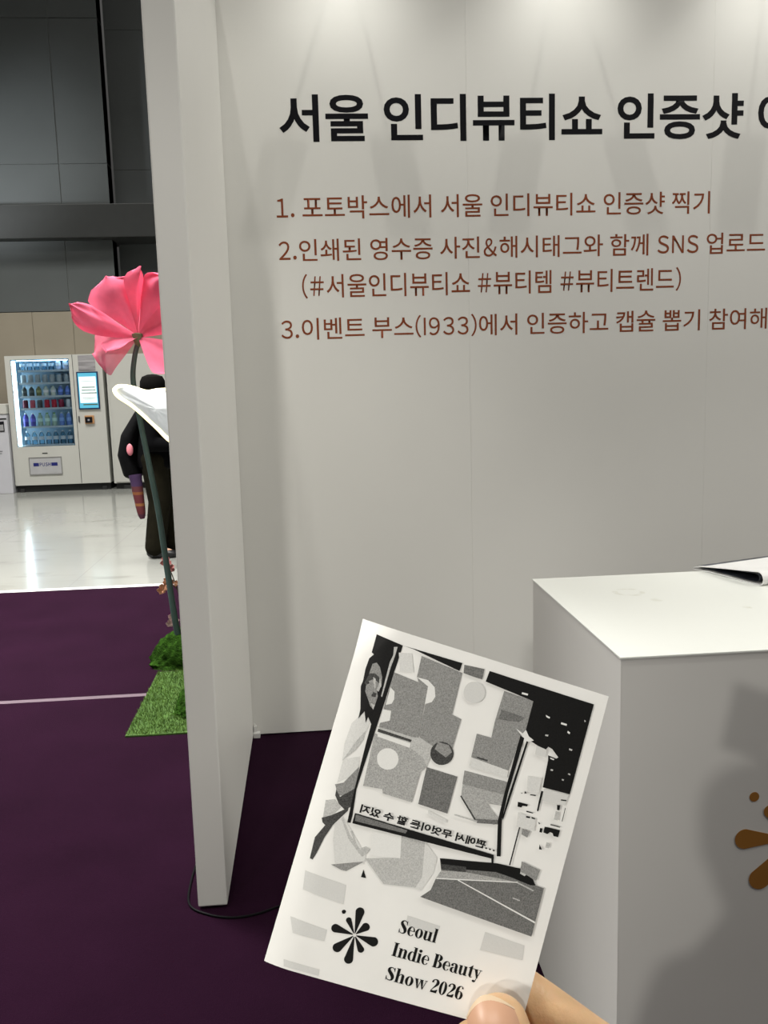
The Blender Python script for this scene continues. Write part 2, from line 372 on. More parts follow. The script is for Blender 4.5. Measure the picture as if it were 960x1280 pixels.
# flower logo: eight drop-shaped petals and one dot, (tip x, tip y, half width) in mm of the small print
LOGO = [(-0.4, 8.5, 1.35), (3.3, 4.2, 1.25), (7.4, -0.5, 1.45), (3.6, -4.4, 1.0), (0.3, -8.8, 1.35), (-4.8, -6.1, 1.4), (-7.3, 0.5, 1.3), (-3.4, 4.5, 0.85)]
def logo_polys(k):
    out = []
    for tx, ty, hw in LOGO:
        d = Vector((tx, ty)); ln = d.length; d.normalize(); n = Vector((-d.y, d.x)); P = []
        a0 = d*0.55; c = d*(ln-hw)
        P.append(a0+n*0.12)
        for j in range(13):
            a = PI/2-PI*j/12; P.append(c+d*(math.cos(a)*hw)+n*(math.sin(a)*hw))
        P.append(a0-n*0.12); out.append([p*k for p in P])
    out.append([Vector((-5.0+0.62*math.cos(j*PI/8), 5.85+0.62*math.sin(j*PI/8)))*k for j in range(16)])
    return out
def lift_polys(polys, place):
    bm = nb()
    for P in polys: bm.faces.new([bm.verts.new(place(p)) for p in P])
    return bm
LS = 0.0150
b = lift_polys(logo_polys(LS), lambda p: Vector((0.860-(CX+0.55)+p.x, -0.3134, 0.629+p.y)))
solid(b, 0.0004)
tag(obj('flower_logo', b, mat('orange vinyl', (0.33, 0.145, 0.028), 0.5), t), 'orange flower logo of drop-shaped petals')

# leaflets lying on the counter
paper_w = mat('white coated paper', (0.78, 0.78, 0.77), 0.4, 0.05, 14, spec=0.4)
def leaflet(name, label, A, B, back, hgt, m, inner, n=22):
    """a folded leaflet: closed sheet profile from the open edge A to the bulging fold B, swept along back"""
    t = thing(name, label, 'leaflet', A)
    d = Vector(B)-Vector(A); L = d.length; d.normalize(); bk = Vector(back)
    def sheet(k, hk, z0, w0=0.0, w1=1.0, th=0.0018):
        prof = []
        for i in range(n+1):
            s = i/n; prof.append((s*L*0.93*k, z0+0.001+0.004*hk*math.sin(PI*s)*(1-s)))
        for i in range(1, 9):
            a = -PI/2+PI*i/8; prof.append((L*(0.93*k+0.065*math.cos(a)), z0+0.001+hgt*hk*(0.5+0.5*math.sin(a))))
        for i in range(n+1):
            s = 1-i/n; prof.append((s*L*0.93*k, z0+0.003+(hgt*hk-0.002)*(s**0.55 if s > 0 else 0)*(0.75+0.25*s)))
        b = nb(); rows = []
        for j in range(9):
            w = w0+(w1-w0)*j/8
            rows.append([b.verts.new(d*x+bk*w+Vector((0, 0, z*(1-0.25*w)))) for x, z in prof])
        for j in range(8):
            for i in range(len(prof)-1): b.faces.new((rows[j][i], rows[j][i+1], rows[j+1][i+1], rows[j+1][i]))
        solid(b, th)
        return b
    obj('cover', sheet(1, 1, 0), m, t, True)
    obj('inner_sheet', sheet(0.90, 0.62, 0.004, 0.04, 0.95, 0.0006), inner, t, True)
    return t
dkp = mat('dark inner page', (0.05, 0.055, 0.07), 0.4, 0.8, 25)  # the dark gap inside the fold is put into this sheet's colour
leaflet('folded_leaflet', 'white folded leaflet with a bulging fold lying near the counter edge', (0.949, 2.135, CZ), (1.022, 1.925, CZ), (0.27, 0.098, 0.0), 0.030, paper_w, dkp)
leaflet('folded_leaflet', 'small olive leaflet in front of the bulging white one at the counter edge', (1.036, 1.914, CZ), (1.062, 1.862, CZ), (0.24, 0.088, 0.0), 0.02, mat('olive printed cover', (0.10, 0.085, 0.045), 0.4, 0.7, 22), paper_w)

# black cable around the foot of the left panel
b = nb(); tube(b, spline([(-0.40, 3.2, 0.008), (-0.405, 2.75, 0.008), (-0.412, 2.55, 0.008), (-0.40, 2.43, 0.008), (-0.34, 2.375, 0.008), (-0.27, 2.352, 0.008), (-0.20, 2.362, 0.008), (-0.12, 2.40, 0.008), (0.05, 2.46, 0.008), (0.35, 2.44, 0.008)], 8), 0.0032, 8)
tag(obj('cable', b, mat('black rubber cable', (0.003, 0.003, 0.004), 0.6, spec=0.1), smooth=True), 'black cable on the carpet curling around the foot of the booth panel', 'cable')

# ------------------------------------------------------------------ artificial turf, moss mounds and giant flowers behind the panel
t = thing('grass_mat', 'green artificial grass mat on the purple carpet beside the booth panel', 'grass mat', (-0.615, 4.14, 0.004))
turf = mat('turf backing', (0.045, 0.10, 0.015), 0.9, 0.3, 40)
b = nb(); box(b, -0.225, 0.225, -0.41, 0.44, 0, 0.008, 0.002); obj('backing', b, turf, t)
b = nb()
for i in range(9000):
    x, y = random.uniform(-0.224, 0.224), random.uniform(-0.409, 0.439); h = random.uniform(0.010, 0.020); a = random.uniform(0, 2*PI); w = 0.0016
    l = Vector((random.uniform(-.009, .009), random.uniform(-.009, .009), h))
    p = Vector((x, y, 0.007)); s = Vector((math.cos(a)*w, math.sin(a)*w, 0))
    f = b.faces.new((b.verts.new(p-s), b.verts.new(p+s), b.verts.new(p+l))); f.material_index = random.randrange(2)
o = obj('grass_blades', b, [mat('turf blade', (0.085, 0.155, 0.028), 0.7, 0.3, 30, spec=0.1), mat('pale turf blade', (0.11, 0.19, 0.045), 0.7, 0.3, 30, spec=0.1)], t); o['kind'] = 'stuff'
def mound(name, label, c, rx, ry, rz, seed):
    b = nb(); bmesh.ops.create_icosphere(b, subdivisions=5, radius=1)
    for v in b.verts:
        n = v.co.copy(); k = 1+0.16*noise.noise(n*2.2+Vector((seed, 0, 0)))+0.07*noise.noise(n*7+Vector((0, seed, 0)))+0.05*noise.noise(n*22)
        v.co = Vector((n.x*rx*k, n.y*ry*k, max(0, n.z)**1.5*rz*k))
    bmesh.ops.remove_doubles(b, verts=b.verts[:], dist=1e-5)
    return tag(obj(name, b, mat('moss', (0.017, 0.048, 0.005), 0.95, 0.6, 45, bump=1.0, bscale=120, spec=0.05), smooth=True), label, 'moss mound').__setattr__('location', c)
mound('moss_mound', 'dark green moss mound behind the grass mat, holding the flower stem', (-0.62, 4.72, 0.003), 0.28, 0.13, 0.24, 1.3)
mound('moss_mound', 'small green moss mound on the grass mat by the panel edge', (-0.54, 3.98, 0.012), 0.125, 0.11, 0.14, 5.1)

def petal(bm, base, tip, width, side, bow, ruffle, seed, nu=18, nv=14, wpow=0.75, cup=0.25, mi=0, tipcut=0.0):
    """one broad petal: base->tip centreline bowed along its normal, width profile rounded"""
    base, tip, side = Vector(base), Vector(tip), Vector(side).normalized()
    d = tip-base; L = d.length; d.normalize(); side = (side-d*side.dot(d)).normalized(); nrm = d.cross(side)
    G = []
    for i in range(nu+1):
        s = i/nu; row = []
        w = width*0.5*max(0.04, min(1, 1.25*s**wpow))*math.sqrt(max(0.004, 1-s**8))
        for j in range(nv+1):
            q = -1+2*j/nv
            e = noise.noise(Vector((s*2.5, q*1.8, seed)))*ruffle*(s**1.3)
            p = base+d*(L*(s-0.06*q*q*s+tipcut*s*s*abs(noise.noise(Vector((q*2, seed, 1))))))+side*(w*q)+nrm*(bow*L*math.sin(PI*s*0.9)+cup*w*q*q+e*L)
            row.append(bm.verts.new(p))
        G.append(row)
    for i in range(nu):
        for j in range(nv):
            f = bm.faces.new((G[i][j], G[i+1][j], G[i+1][j+1], G[i][j+1])); f.material_index = mi
FY = 4.68
def fp(x, z, dy=0.0): return (x, FY+dy, z)
fl = thing('giant_pink_flower', 'giant pink fabric flower on a tall bent green stem above the lit white one', 'flower', (-0.745, FY, 0.1))
off = Vector((0.745, -FY, -0.1))
stem_pts = [(-0.735, FY+0.02, 0.10), (-0.752, FY, 0.28), (-0.775, FY, 0.55), (-0.80, FY, 0.85), (-0.835, FY, 1.12), (-0.865, FY, 1.35), (-0.882, FY, 1.52), (-0.868, FY, 1.63), (-0.846, FY, 1.705)]
b = nb(); P = [p+off for p in spline(stem_pts, 6)]; tube(b, P, [0.017-0.005*i/len(P) for i in range(len(P))], 10)
obj('stem', b, mat('grey green stem', (0.055, 0.095, 0.085), 0.5, 0.12, 20), fl, True)
b = nb(); q = Vector((-0.846, FY, 1.700))+off
lathe(b, [(0.004, -0.02), (0.012, -0.01), (0.022, 0.02), (0.028, 0.05), (0.01, 0.055)], 0, 0, 12)
bmesh.ops.translate(b, verts=b.verts[:], vec=q); obj('calyx', b, mat('green calyx', (0.16, 0.20, 0.10), 0.6), fl, True)
C0 = Vector((-0.843, FY, 1.735))
pinks = sheer('pink tulle', (1.0, 0.27, 0.42), 0.93); pinkt = sheer('pink sheer tulle', (1.0, 0.27, 0.41), 0.55)
def pt(name, tip, width, side, bow, ruffle, seed, m, base=None, **kw):
    b = nb(); petal(b, (base or C0)+off, Vector(tip)+off, width, side, bow, ruffle, seed, **kw)
    solid(b, 0.0012)
    obj(name, b, m, fl, True)
pt('petal', (-1.145, FY-0.10, 1.90), 0.16, (0.3, 0.5, 0.8), 0.07, 0.10, 3.1, pinks, cup=0.5)
pt('petal', (-0.975, FY-0.02, 2.035), 0.30, (0.85, 0.3, 0.45), -0.05, 0.12, 7.7, pinks, wpow=1.15)
pt('petal', (-0.80, FY-0.06, 2.075), 0.12, (0.7, 0.7, 0), 0.03, 0.08, 1.9, pinks, wpow=1.2, cup=0.8)
pt('petal', (-0.875, FY+0.22, 2.02), 0.26, (1, 0.1, 0), 0.08, 0.1, 4.4, pinkt, wpow=1.1)
pt('petal', (-0.66, FY-0.08, 2.03), 0.28, (1, -0.2, -0.3), 0.05, 0.12, 9.2, pinks, wpow=1.1)
pt('petal', (-0.50, FY+0.02, 1.93), 0.26, (0.4, 0.8, -0.6), -0.06, 0.12, 2.2, pinks)
pt('petal', (-1.09, FY+0.08, 1.66), 0.30, (-0.25, 0.3, 0.9), -0.12, 0.10, 6.1, pinkt, wpow=0.9)
pt('petal', (-0.98, FY-0.12, 1.65), 0.20, (0.9, 0.2, 0.3), 0.05, 0.12, 8.3, pinkt)
pt('petal', (-0.63, FY-0.10, 1.55), 0.22, (0.7, 0.25, 0.6), 0.10, 0.10, 5.5, pinks, wpow=1.0)
# white lit flower
LY = 4.42
wf = thing('lit_white_flower', 'large white fabric flower with a glowing edge beside the booth panel', 'lamp flower', (-0.52, LY, 0.012))
wo = Vector((0.52, -LY, -0.012))
b = nb(); P = [Vector(p)+wo for p in spline([(-0.50, LY+0.03, 0.06), (-0.50, LY, 0.5), (-0.53, LY, 1.0), (-0.58, LY, 1.30)], 6)]; tube(b, P, 0.012, 10)
obj('stem', b, mat('grey green stem', (0.055, 0.095, 0.085), 0.5), wf, True)
glow = mat('backlit white fabric', (0.72, 0.75, 0.76), 0.8, 0.06, 20, emit=(0.85, 0.95, 1.0), es=0.17)
led = mat('warm led cord', (1, 0.95, 0.8), 0.5, emit=(1.0, 0.88, 0.42), es=2.6)
def lit_petal(outline, centre, depth):
    """a padded petal inside a closed outline, with a led cord sewn along the rim"""
    O = spline(outline+[outline[0]], 5)[:-1]; c = Vector(centre); b = nb(); R = 7; rings = []
    for side in (1, -1):
        prev = None
        for k in range(R+1):
            s = 1-k/R
            ring = [b.verts.new(c+(p-c)*s+Vector((0, -side*depth*(1-s*s)*1.0+side*0.006*noise.noise(p*14+Vector((k*.7, 0, 0))), 0.0))+wo) for p in O] if k < R else [b.verts.new(c+Vector((0, -side*depth, 0))+wo)]
            if prev:
                n = len(prev)
                for i in range(n):
                    if len(ring) > 1: b.faces.new((prev[i], prev[(i+1) % n], ring[(i+1) % n], ring[i]))
                    else: b.faces.new((prev[i], prev[(i+1) % n], ring[0]))
            prev = ring
    bmesh.ops.remove_doubles(b, verts=b.verts[:], dist=1e-5)
    o = obj('petal', b, glow, wf, True)
    b = nb(); tube(b, [p+wo for p in O+[O[0], O[1]]], 0.009, 8, False); tag(obj('led_edge', b, led, o, True), 'glowing warm white edge')
lit_petal([(-0.905, LY-0.10, 1.475), (-0.880, LY-0.10, 1.492), (-0.83, LY-0.06, 1.485), (-0.77, LY-0.01, 1.462), (-0.72, LY+0.03, 1.468), (-0.66, LY+0.06, 1.46), (-0.58, LY+0.03, 1.40), (-0.56, LY, 1.28), (-0.60, LY-0.03, 1.20), (-0.665, LY-0.06, 1.225), (-0.73, LY-0.08, 1.30), (-0.82, LY-0.10, 1.395), (-0.885, LY-0.11, 1.445)], (-0.72, LY-0.05, 1.38), 0.035)
lit_petal([(-0.58, LY+0.02, 1.42), (-0.50, LY+0.10, 1.56), (-0.40, LY+0.12, 1.60), (-0.33, LY+0.10, 1.50), (-0.40, LY+0.02, 1.38), (-0.52, LY, 1.32)], (-0.44, LY+0.06, 1.46), 0.03)
b = nb(); bmesh.ops.create_icosphere(b, subdivisions=3, radius=0.04); bmesh.ops.translate(b, verts=b.verts[:], vec=Vector((-0.565, LY+0.0, 1.33))+wo); obj('flower_centre', b, mat('pale yellow centre', (0.75, 0.65, 0.3), 0.7, bump=0.5), wf, True)
# small dried blossoms on thin stalks behind the panel edge
sp = thing('blossom_sprig', 'sprig of small pink and peach blossoms beside the tall green stem', 'flower', (-0.70, 4.80, 0.1))
so = Vector((0.70, -4.80, -0.1))
b = nb()
stalks = [((-0.70, 4.80, 0.15), (-0.735, 4.80, 0.35), (-0.79, 4.80, 0.545)), ((-0.69, 4.80, 0.15), (-0.70, 4.80, 0.32), (-0.765, 4.80, 0.42)), ((-0.70, 4.80, 0.12), (-0.74, 4.79, 0.18), (-0.775, 4.79, 0.24))]
for P in stalks: tube(b, [p+so for p in spline(P, 6)], 0.003, 6)
obj('stalk', b, mat('brown stalk', (0.12, 0.10, 0.05), 0.7), sp, True)
def blossom(c, r, m, n=5):
    b = nb(); c = Vector(c)+so
    for k in range(n):
        a = 2*PI*k/n+random.random(); tip = c+Vector((math.cos(a)*r, -0.4*r+random.uniform(-.3, .3)*r, math.sin(a)*r))
        petal(b, c, tip, r*0.9, Vector((-math.sin(a), 0.3, math.cos(a))), 0.15, 0.1, k*1.7, 5, 4)
    solid(b, 0.0008)
    obj('blossom', b, m, sp, True)
peach = mat('peach blossom', (0.55, 0.27, 0.15), 0.8, 0.3, 60); rose = mat('dusty rose blossom', (0.55, 0.20, 0.19), 0.8, 0.3, 60); pale = mat('pale pink blossom', (0.55, 0.38, 0.36), 0.8, 0.2, 60)
for c, r, m in (((-0.795, 4.80, 0.555), 0.026, rose), ((-0.775, 4.79, 0.52), 0.022, rose), ((-0.79, 4.80, 0.45), 0.022, peach), ((-0.81, 4.79, 0.425), 0.022, peach), ((-0.83, 4.80, 0.40), 0.020, peach), ((-0.765, 4.80, 0.435), 0.022, peach), ((-0.78, 4.79, 0.25), 0.020, pale), ((-0.795, 4.79, 0.215), 0.018, pale), ((-0.765, 4.79, 0.225), 0.02, pale)): blossom(c, r*1.3, m)

# ------------------------------------------------------------------ vending machines against the far wall
MX0, MX1, MY, MD, MZ = -4.245, -2.905, 13.19, 0.78, 1.94
vm = thing('drinks_vending_machine', 'white drinks vending machine with a lit glass window and touchscreen', 'vending machine', ((MX0+MX1)/2, MY+MD/2, 0))
vo = Vector((-(MX0+MX1)/2, -(MY+MD/2), 0))
enamel = mat('white enamel', (0.56, 0.56, 0.52), 0.35, 0.02, 2, spec=0.4)
inside = mat('pale blue lining', (0.45, 0.63, 0.76), 0.5, 0.05, 3)
def vbox(*a, bev=0.003):
    b = nb(); box(b, a[0]+vo.x, a[1]+vo.x, a[2]+vo.y, a[3]+vo.y, a[4], a[5], bev); return b
WX0, WX1, WZ0, WZ1 = -4.165, -3.365, 0.655, 1.885
# cabinet shell around the window
b = nb()
for a in ((MX0, WX0, MY, MY+MD, 0.10, MZ), (WX1, MX1, MY, MY+MD, 0.10, MZ), (WX0, WX1, MY, MY+MD, 0.10, WZ0), (WX0, WX1, MY, MY+MD, WZ1, MZ), (WX0, WX1, MY+MD-0.04, MY+MD, WZ0, WZ1)):
    box(b, a[0]+vo.x, a[1]+vo.x, a[2]+vo.y, a[3]+vo.y, a[4], a[5])
obj('cabinet', b, enamel, vm)
b = nb()
e = 0.003
for a in ((WX0+e, WX0+.01, MY+.02, MY+MD-.045, WZ0+e, WZ1-e), (WX1-.01, WX1-e, MY+.02, MY+MD-.045, WZ0+e, WZ1-e), (WX0+.01, WX1-.01, MY+.42, MY+.44, WZ0+e, WZ1-e), (WX0+.01, WX1-.01, MY+.02, MY+.42, WZ1-.012, WZ1-e), (WX0+.01, WX1-.01, MY+.02, MY+.42, WZ0+e, WZ0+.012)):
    box(b, a[0]+vo.x, a[1]+vo.x, a[2]+vo.y, a[3]+vo.y, a[4], a[5])
obj('lining', b, inside, vm)
obj('base_plinth', vbox(MX0+.01, MX1-.01, MY+.03, MY+MD-.02, 0.0, 0.098), mat('black plinth', (0.012, 0.012, 0.012), 0.6), vm)
for x in (MX0+.09, MX1-.09):
    b = nb(); box(b, x-.03+vo.x, x+.03+vo.x, MY+.0+vo.y, MY+.028+vo.y, 0.0, 0.05, 0.004); obj('foot', b, mat('dark steel foot', (0.06, 0.06, 0.06), 0.4, metal=0.6), vm)
obj('door_gap', vbox(-3.318, -3.310, MY-.001, MY+.002, 0.105, MZ-.004, bev=0), mat('dark gap', (0.04, 0.04, 0.04), 0.8), vm)
obj('window_frame', vbox(WX0-.006, WX0+0.0, MY-.006, MY+.01, WZ0, WZ1, bev=0.001), mat('grey gasket', (0.3, 0.3, 0.3), 0.6), vm)
tag(obj('light_tube', vbox(WX0+.006, WX0+.050, MY+.012, MY+.05, WZ0+.01, WZ1-.02, bev=.008), mat('white lamp tube', (1, 1, 1), 0.4, emit=(0.82, 0.97, 1.0), es=8), vm), 'glowing white lamp tube at the left of the window')
obj('light_tube', vbox(WX0+.07, WX1-.02, MY+.018, MY+.028, WZ1-.022, WZ1-.013, bev=.004), mat('blue white fill strip', (1, 1, 1), 0.4, emit=(0.5, 0.8, 1.0), es=12), vm)  # extra glowing strip, added to brighten the inside behind the glass
obj('glass_pane', vbox(WX0, WX1, MY+.003, MY+.007, WZ0, WZ1, bev=0), glassy('clear pane', (0.93, 0.97, 1.0)), vm)
SHZ = [1.725, 1.55, 1.363, 1.192, 0.934, 0.672]
for z in SHZ:
    sh = obj('shelf', vbox(WX0+.085, WX1-.012, MY+.03, MY+.40, z-.012, z-.001, bev=.001), mat('white shelf', (0.55, 0.62, 0.66), 0.4), vm)
    b = nb(); box(b, WX0+.085+vo.x, WX1-.012+vo.x, MY+.022+vo.y, MY+.029+vo.y, z-.016, z+.012, .001); obj('shelf_rail', b, mat('clear shelf rail', (0.62, 0.72, 0.78), 0.3), sh)
# touchscreen
sc = obj('touchscreen', vbox(-3.270, -2.972, MY-.02, MY-.001, 1.164, 1.694, bev=.004), mat('dark blue bezel', (0.01, 0.03, 0.10), 0.4), vm)
b = nb(); box(b, -3.252+vo.x, -2.990+vo.x, MY-.0215+vo.y, MY-.0203+vo.y, 1.182, 1.676); obj('display', b, mat('lit teal display', (0.05, 0.25, 0.35), 0.3, emit=(0.10, 0.40, 0.55), es=0.85), sc)
b = nb(); box(b, -3.238+vo.x, -3.004+vo.x, MY-.0228+vo.y, MY-.0218+vo.y, 1.255, 1.625); obj('notice', b, mat('lit white notice', (0.6, 0.65, 0.65), 0.3, emit=(0.80, 0.95, 0.95), es=0.75), sc)
rr = random.Random(3); sink = mat('dark olive screen ink', (0.10, 0.13, 0.06), 0.6)
for z, x0, x1, h in ((1.562, -3.21, -3.03, .006), (1.475, -3.20, -3.04, .018), (1.435, -3.205, -3.03, .018), (1.393, -3.21, -3.015, .018), (1.325, -3.20, -3.02, .008), (1.305, -3.18, -3.05, .008)):
    x = x0; b = nb()
    while x < x1:
        w = rr.uniform(.008, .02); box(b, x+vo.x, x+w+vo.x, MY-.0236+vo.y, MY-.0229+vo.y, z-h/2, z+h/2); x += w+.007
    obj('screen_writing', b, sink, sc)
b = nb(); box(b, -3.20+vo.x, -2.998+vo.x, MY-.0228+vo.y, MY-.0218+vo.y, 1.222, 1.238)
obj('screen_button', b, sink, sc)
obj('header_panel', vbox(-3.235, -3.000, MY-.006, MY-.001, 1.711, 1.925, bev=.002), mat('brushed grey header', (0.33, 0.32, 0.33), 0.35, 0.35, 3, aniso=(1, 1, 9)), vm)
cr_ = obj('card_reader', vbox(-3.200, -3.068, MY-.018, MY-.001, 0.955, 1.075, bev=.006), mat('orange reader frame', (0.52, 0.27, 0.12), 0.5), vm)
b = nb(); box(b, -3.192+vo.x, -3.092+vo.x, MY-.032+vo.y, MY-.019+vo.y, 0.972, 1.055, .005); obj('reader_head', b, mat('black reader', (0.006, 0.006, 0.008), 0.3), cr_)
b = nb(); box(b, -3.155+vo.x, -3.128+vo.x, MY-.034+vo.y, MY-.0325+vo.y, 1.0, 1.024, .001); obj('reader_sign', b, mat('pale reader sign', (0.4, 0.4, 0.45), 0.4), cr_)
b = vbox(-3.292, -3.270, MY-.012, MY-.001, 0.985, 1.07, bev=.004); obj('lock', b, mat('grey lock', (0.2, 0.2, 0.2), 0.35, metal=0.6), vm)
obj('label_slot', vbox(-3.835, -3.760, MY-.003, MY-.001, 0.548, 0.562, bev=0), mat('black slot', (0.01, 0.01, 0.01), 0.6), vm)
b = nb()
for a in ((-4.032, -3.570, 0.490, 0.503), (-4.032, -3.570, 0.245, 0.256), (-4.032, -4.022, 0.256, 0.49), (-3.580, -3.570, 0.256, 0.49)): box(b, a[0]+vo.x, a[1]+vo.x, MY-.010+vo.y, MY-.001+vo.y, a[2], a[3], .002)
obj('flap_frame', b, mat('grey flap frame', (0.27, 0.27, 0.26), 0.4), vm)
fp_ = obj('delivery_flap', vbox(-4.020, -3.582, MY-.006, MY-.001, 0.258, 0.488, bev=.002), mat('pale grey flap', (0.46, 0.46, 0.47), 0.35), vm)
blue = mat('blue sign ink', (0.015, 0.02, 0.16), 0.5)
b = nb()
for a in ((-3.970, -3.893), (-3.718, -3.632)): box(b, a[0]+vo.x, a[1]+vo.x, MY-.0075+vo.y, MY-.0062+vo.y, 0.372, 0.420)
tb = text_bm('PUSH', 0.03); bb = bounds(tb)
me = bpy.data.meshes.new('x')
for v in tb.verts: v.co = Vector((-3.882+(v.co.x-bb[0])/(bb[1]-bb[0])*0.153+vo.x, MY-.0072+vo.y, 0.370+(v.co.y-bb[2])/(bb[3]-bb[2])*0.052))
tb.to_mesh(me); tb.free(); b.from_mesh(me); bpy.data.meshes.remove(me)
obj('push_sign', b, blue, fp_)
# drinks
def bottle_mats(nm, body, cap, clear=False):
    return [glassy('clear bottle '+nm, body) if clear else mat('drink '+nm, body, 0.3, 0.1, 30), mat('cap '+nm, cap, 0.4), mat('band '+nm, tuple(min(1, x*1.6+.05) for x in body) if not clear else (0.75, 0.85, 0.92), 0.5)]
PROT = {}
def drink(kind, nm, h, body, cap, x, z, label, group, clear=False):
    key = (kind, nm, round(h, 3))
    if key not in PROT:
        t = bpy.data.objects.new('drink_'+kind if kind != 'can' else 'drink_can', None); COL.objects.link(t)
        ms = bottle_mats(nm, body, cap, clear); r = 0.036
        b = nb()
        if kind == 'bottle':
            lathe(b, [(r*.9, 0.001), (r, .008), (r, h*.30), (r*.94, h*.33), (r, h*.36), (r, h*.66), (r*.75, h*.80), (r*.42, h*.90), (r*.42, h*.93)], 0, 0, 14); obj('body', b, ms[0], t, True)
            b = nb(); lathe(b, [(r*.48, h*.93), (r*.48, h), ], 0, 0, 12); obj('cap', b, ms[1], t)
            b = nb(); lathe(b, [(r*1.02, h*.38), (r*1.02, h*.62)], 0, 0, 14); obj('wrapper', b, ms[2], t)
        else:
            lathe(b, [(r*.8, 0.001), (r, .010), (r, h*.90), (r*.82, h*.97), (r*.82, h*.985)], 0, 0, 14); obj('body', b, ms[0], t, True)
            b = nb(); lathe(b, [(r*.84, h*.975), (r*.84, h), (r*.7, h*.99)], 0, 0, 14); obj('lid', b, mat('can lid', (0.5, 0.52, 0.54), 0.3, metal=0.8), t)
        PROT[key] = t; c = t
    else:
        s = PROT[key]; c = s.copy(); COL.objects.link(c)
        for ch in list(s.children):
            k = ch.copy(); COL.objects.link(k); k.parent = c
    c.location = (x, MY+.07, z); tag(c, label, 'can' if kind == 'can' else 'bottle', group)
PX0, PITCHX = -4.05, 0.1
wat = (0.72, 0.86, 0.93)
rows = [
 (0, 0.168, [('bottle', 'water', wat, (0.85, 0.9, 0.95), True, 'clear water bottle on the top shelf of the vending machine')]*5 + [('bottle', 'milk blue', (0.62, 0.72, 0.95), (0.8, 0.85, 1), False, 'pale blue bottle at the right of the vending machine\'s top shelf')]*2),
 (1, 0.120, [('can', 'silver', (0.42, 0.50, 0.55), (0.7, 0.7, 0.7), False, 'silver can on the second shelf of the vending machine')]*7),
 (2, 0.145, [('bottle', 'dark', (0.06, 0.08, 0.08), (0.5, 0.5, 0.5), False, 'dark bottle at the left of the vending machine\'s third shelf')]*2 + [('bottle', 'olive', (0.22, 0.24, 0.10), (0.3, 0.3, 0.2), False, 'olive bottle on the third shelf of the vending machine')] + [('bottle', 'cream', (0.70, 0.80, 0.72), (0.6, 0.8, 0.6), False, 'pale cream bottle on the third shelf of the vending machine')]*2 + [('bottle', 'blue', (0.12, 0.22, 0.62), (0.5, 0.6, 0.9), False, 'blue bottle at the right of the vending machine\'s third shelf')]*2),
 (3, 0.125, [('can', 'maroon', (0.16, 0.03, 0.06), (0, 0, 0), False, 'maroon can at the left of the vending machine\'s fourth shelf'), ('can', 'pink', (0.55, 0.10, 0.14), (0, 0, 0), False, 'pinkish red can on the fourth shelf of the vending machine'), ('can', 'smoke', (0.10, 0.12, 0.13), (0, 0, 0), False, 'dark grey can between red ones on the fourth shelf')] + [('can', 'red', (0.55, 0.02, 0.05), (0, 0, 0), False, 'bright red can on the fourth shelf of the vending machine')]*2 + [('can', 'wine', (0.28, 0.02, 0.06), (0, 0, 0), False, 'wine red can right of the bright red ones on fourth shelf'), ('can', 'frost', (0.60, 0.68, 0.75), (0, 0, 0), False, 'pale can at the right end of the fourth shelf')]),
 (4, 0.195, [('bottle', 'violet', (0.10, 0.10, 0.50), (0.8, 0.85, 0.9), False, 'violet blue bottle at the left of the vending machine\'s fifth shelf')]*2 + [('bottle', 'green', (0.42, 0.62, 0.52), (0.2, 0.45, 0.1), False, 'pale green bottle on the fifth shelf of the vending machine')]*3 + [('bottle', 'sports', (0.16, 0.30, 0.75), (0.7, 0.8, 0.95), False, 'bright blue bottle at the right of the vending machine\'s fifth shelf')]*2),
 (5, 0.200, [('bottle', 'spring', (0.66, 0.82, 0.90), (0.92, 0.95, 0.97), True, 'clear white capped water bottle on the lowest shelf of the vending machine')]*7),
]
for si, h, items in rows:
    for k, (kind, nm, body, cap, clr, lab) in enumerate(items):
        drink(kind, nm, h, body, cap, PX0+0.02+k*PITCHX-(0.012 if si > 3 else 0), SHZ[si], lab, 'drinks in the vending machine, '+nm, clr)

# plain white cabinet to the right
t = thing('vending_cabinet', 'plain white cabinet machine right of the drinks vending machine', 'vending machine', (-2.30, MY+MD/2, 0))
b = nb(); box(b, -0.555, 0.50, -MD/2, MD/2, 0.085, 1.93, .004); obj('cabinet', b, enamel, t)
b = nb(); box(b, -0.52, 0.47, -MD/2-.014, -MD/2-.001, 0.10, 1.915, .004); obj('door', b, enamel, t)
b = nb(); box(b, -0.53, 0.48, -MD/2+.03, MD/2-.02, 0, 0.084); obj('base_plinth', b, mat('black plinth', (0.012, 0.012, 0.012), 0.6), t)
b = nb(); box(b, -0.42, -0.32, -MD/2, -MD/2+.028, 0.0, 0.05, .004); obj('foot', b, mat('dark steel foot', (0.06, 0.06, 0.06), 0.4, metal=0.6), t)
# low kiosk at the left edge
t = thing('ticket_kiosk', 'low white machine with a black slot left of the drinks vending machine', 'kiosk', (-4.53, 13.42, 0))
b = nb(); box(b, -0.27, 0.27, -0.30, 0.30, 0, 1.13, .006); obj('cabinet', b, mat('lavender white enamel', (0.56, 0.56, 0.60), 0.4, 0.02), t)
b = nb(); box(b, -0.275, 0.275, -0.31, 0.30, 1.133, 1.27, .006); obj('lid', b, enamel, t)
b = nb(); box(b, -0.26, 0.262, -0.304, -0.301, 1.055, 1.075); obj('slot', b, mat('black slot', (0.01, 0.01, 0.01), 0.6), t)
o = tag(obj('recess', box(nb(), -0.18, 0.225, -0.306, -0.301, 0.885, 1.03, .001), mat('black recess', (0.008, 0.008, 0.012), 0.3), t), 'black glossy recess')
b = nb(); box(b, 0.155, 0.215, -0.312, -0.307, 0.90, 0.985, .002); obj('button', b, mat('grey button', (0.35, 0.35, 0.36), 0.4), o)
b = nb()
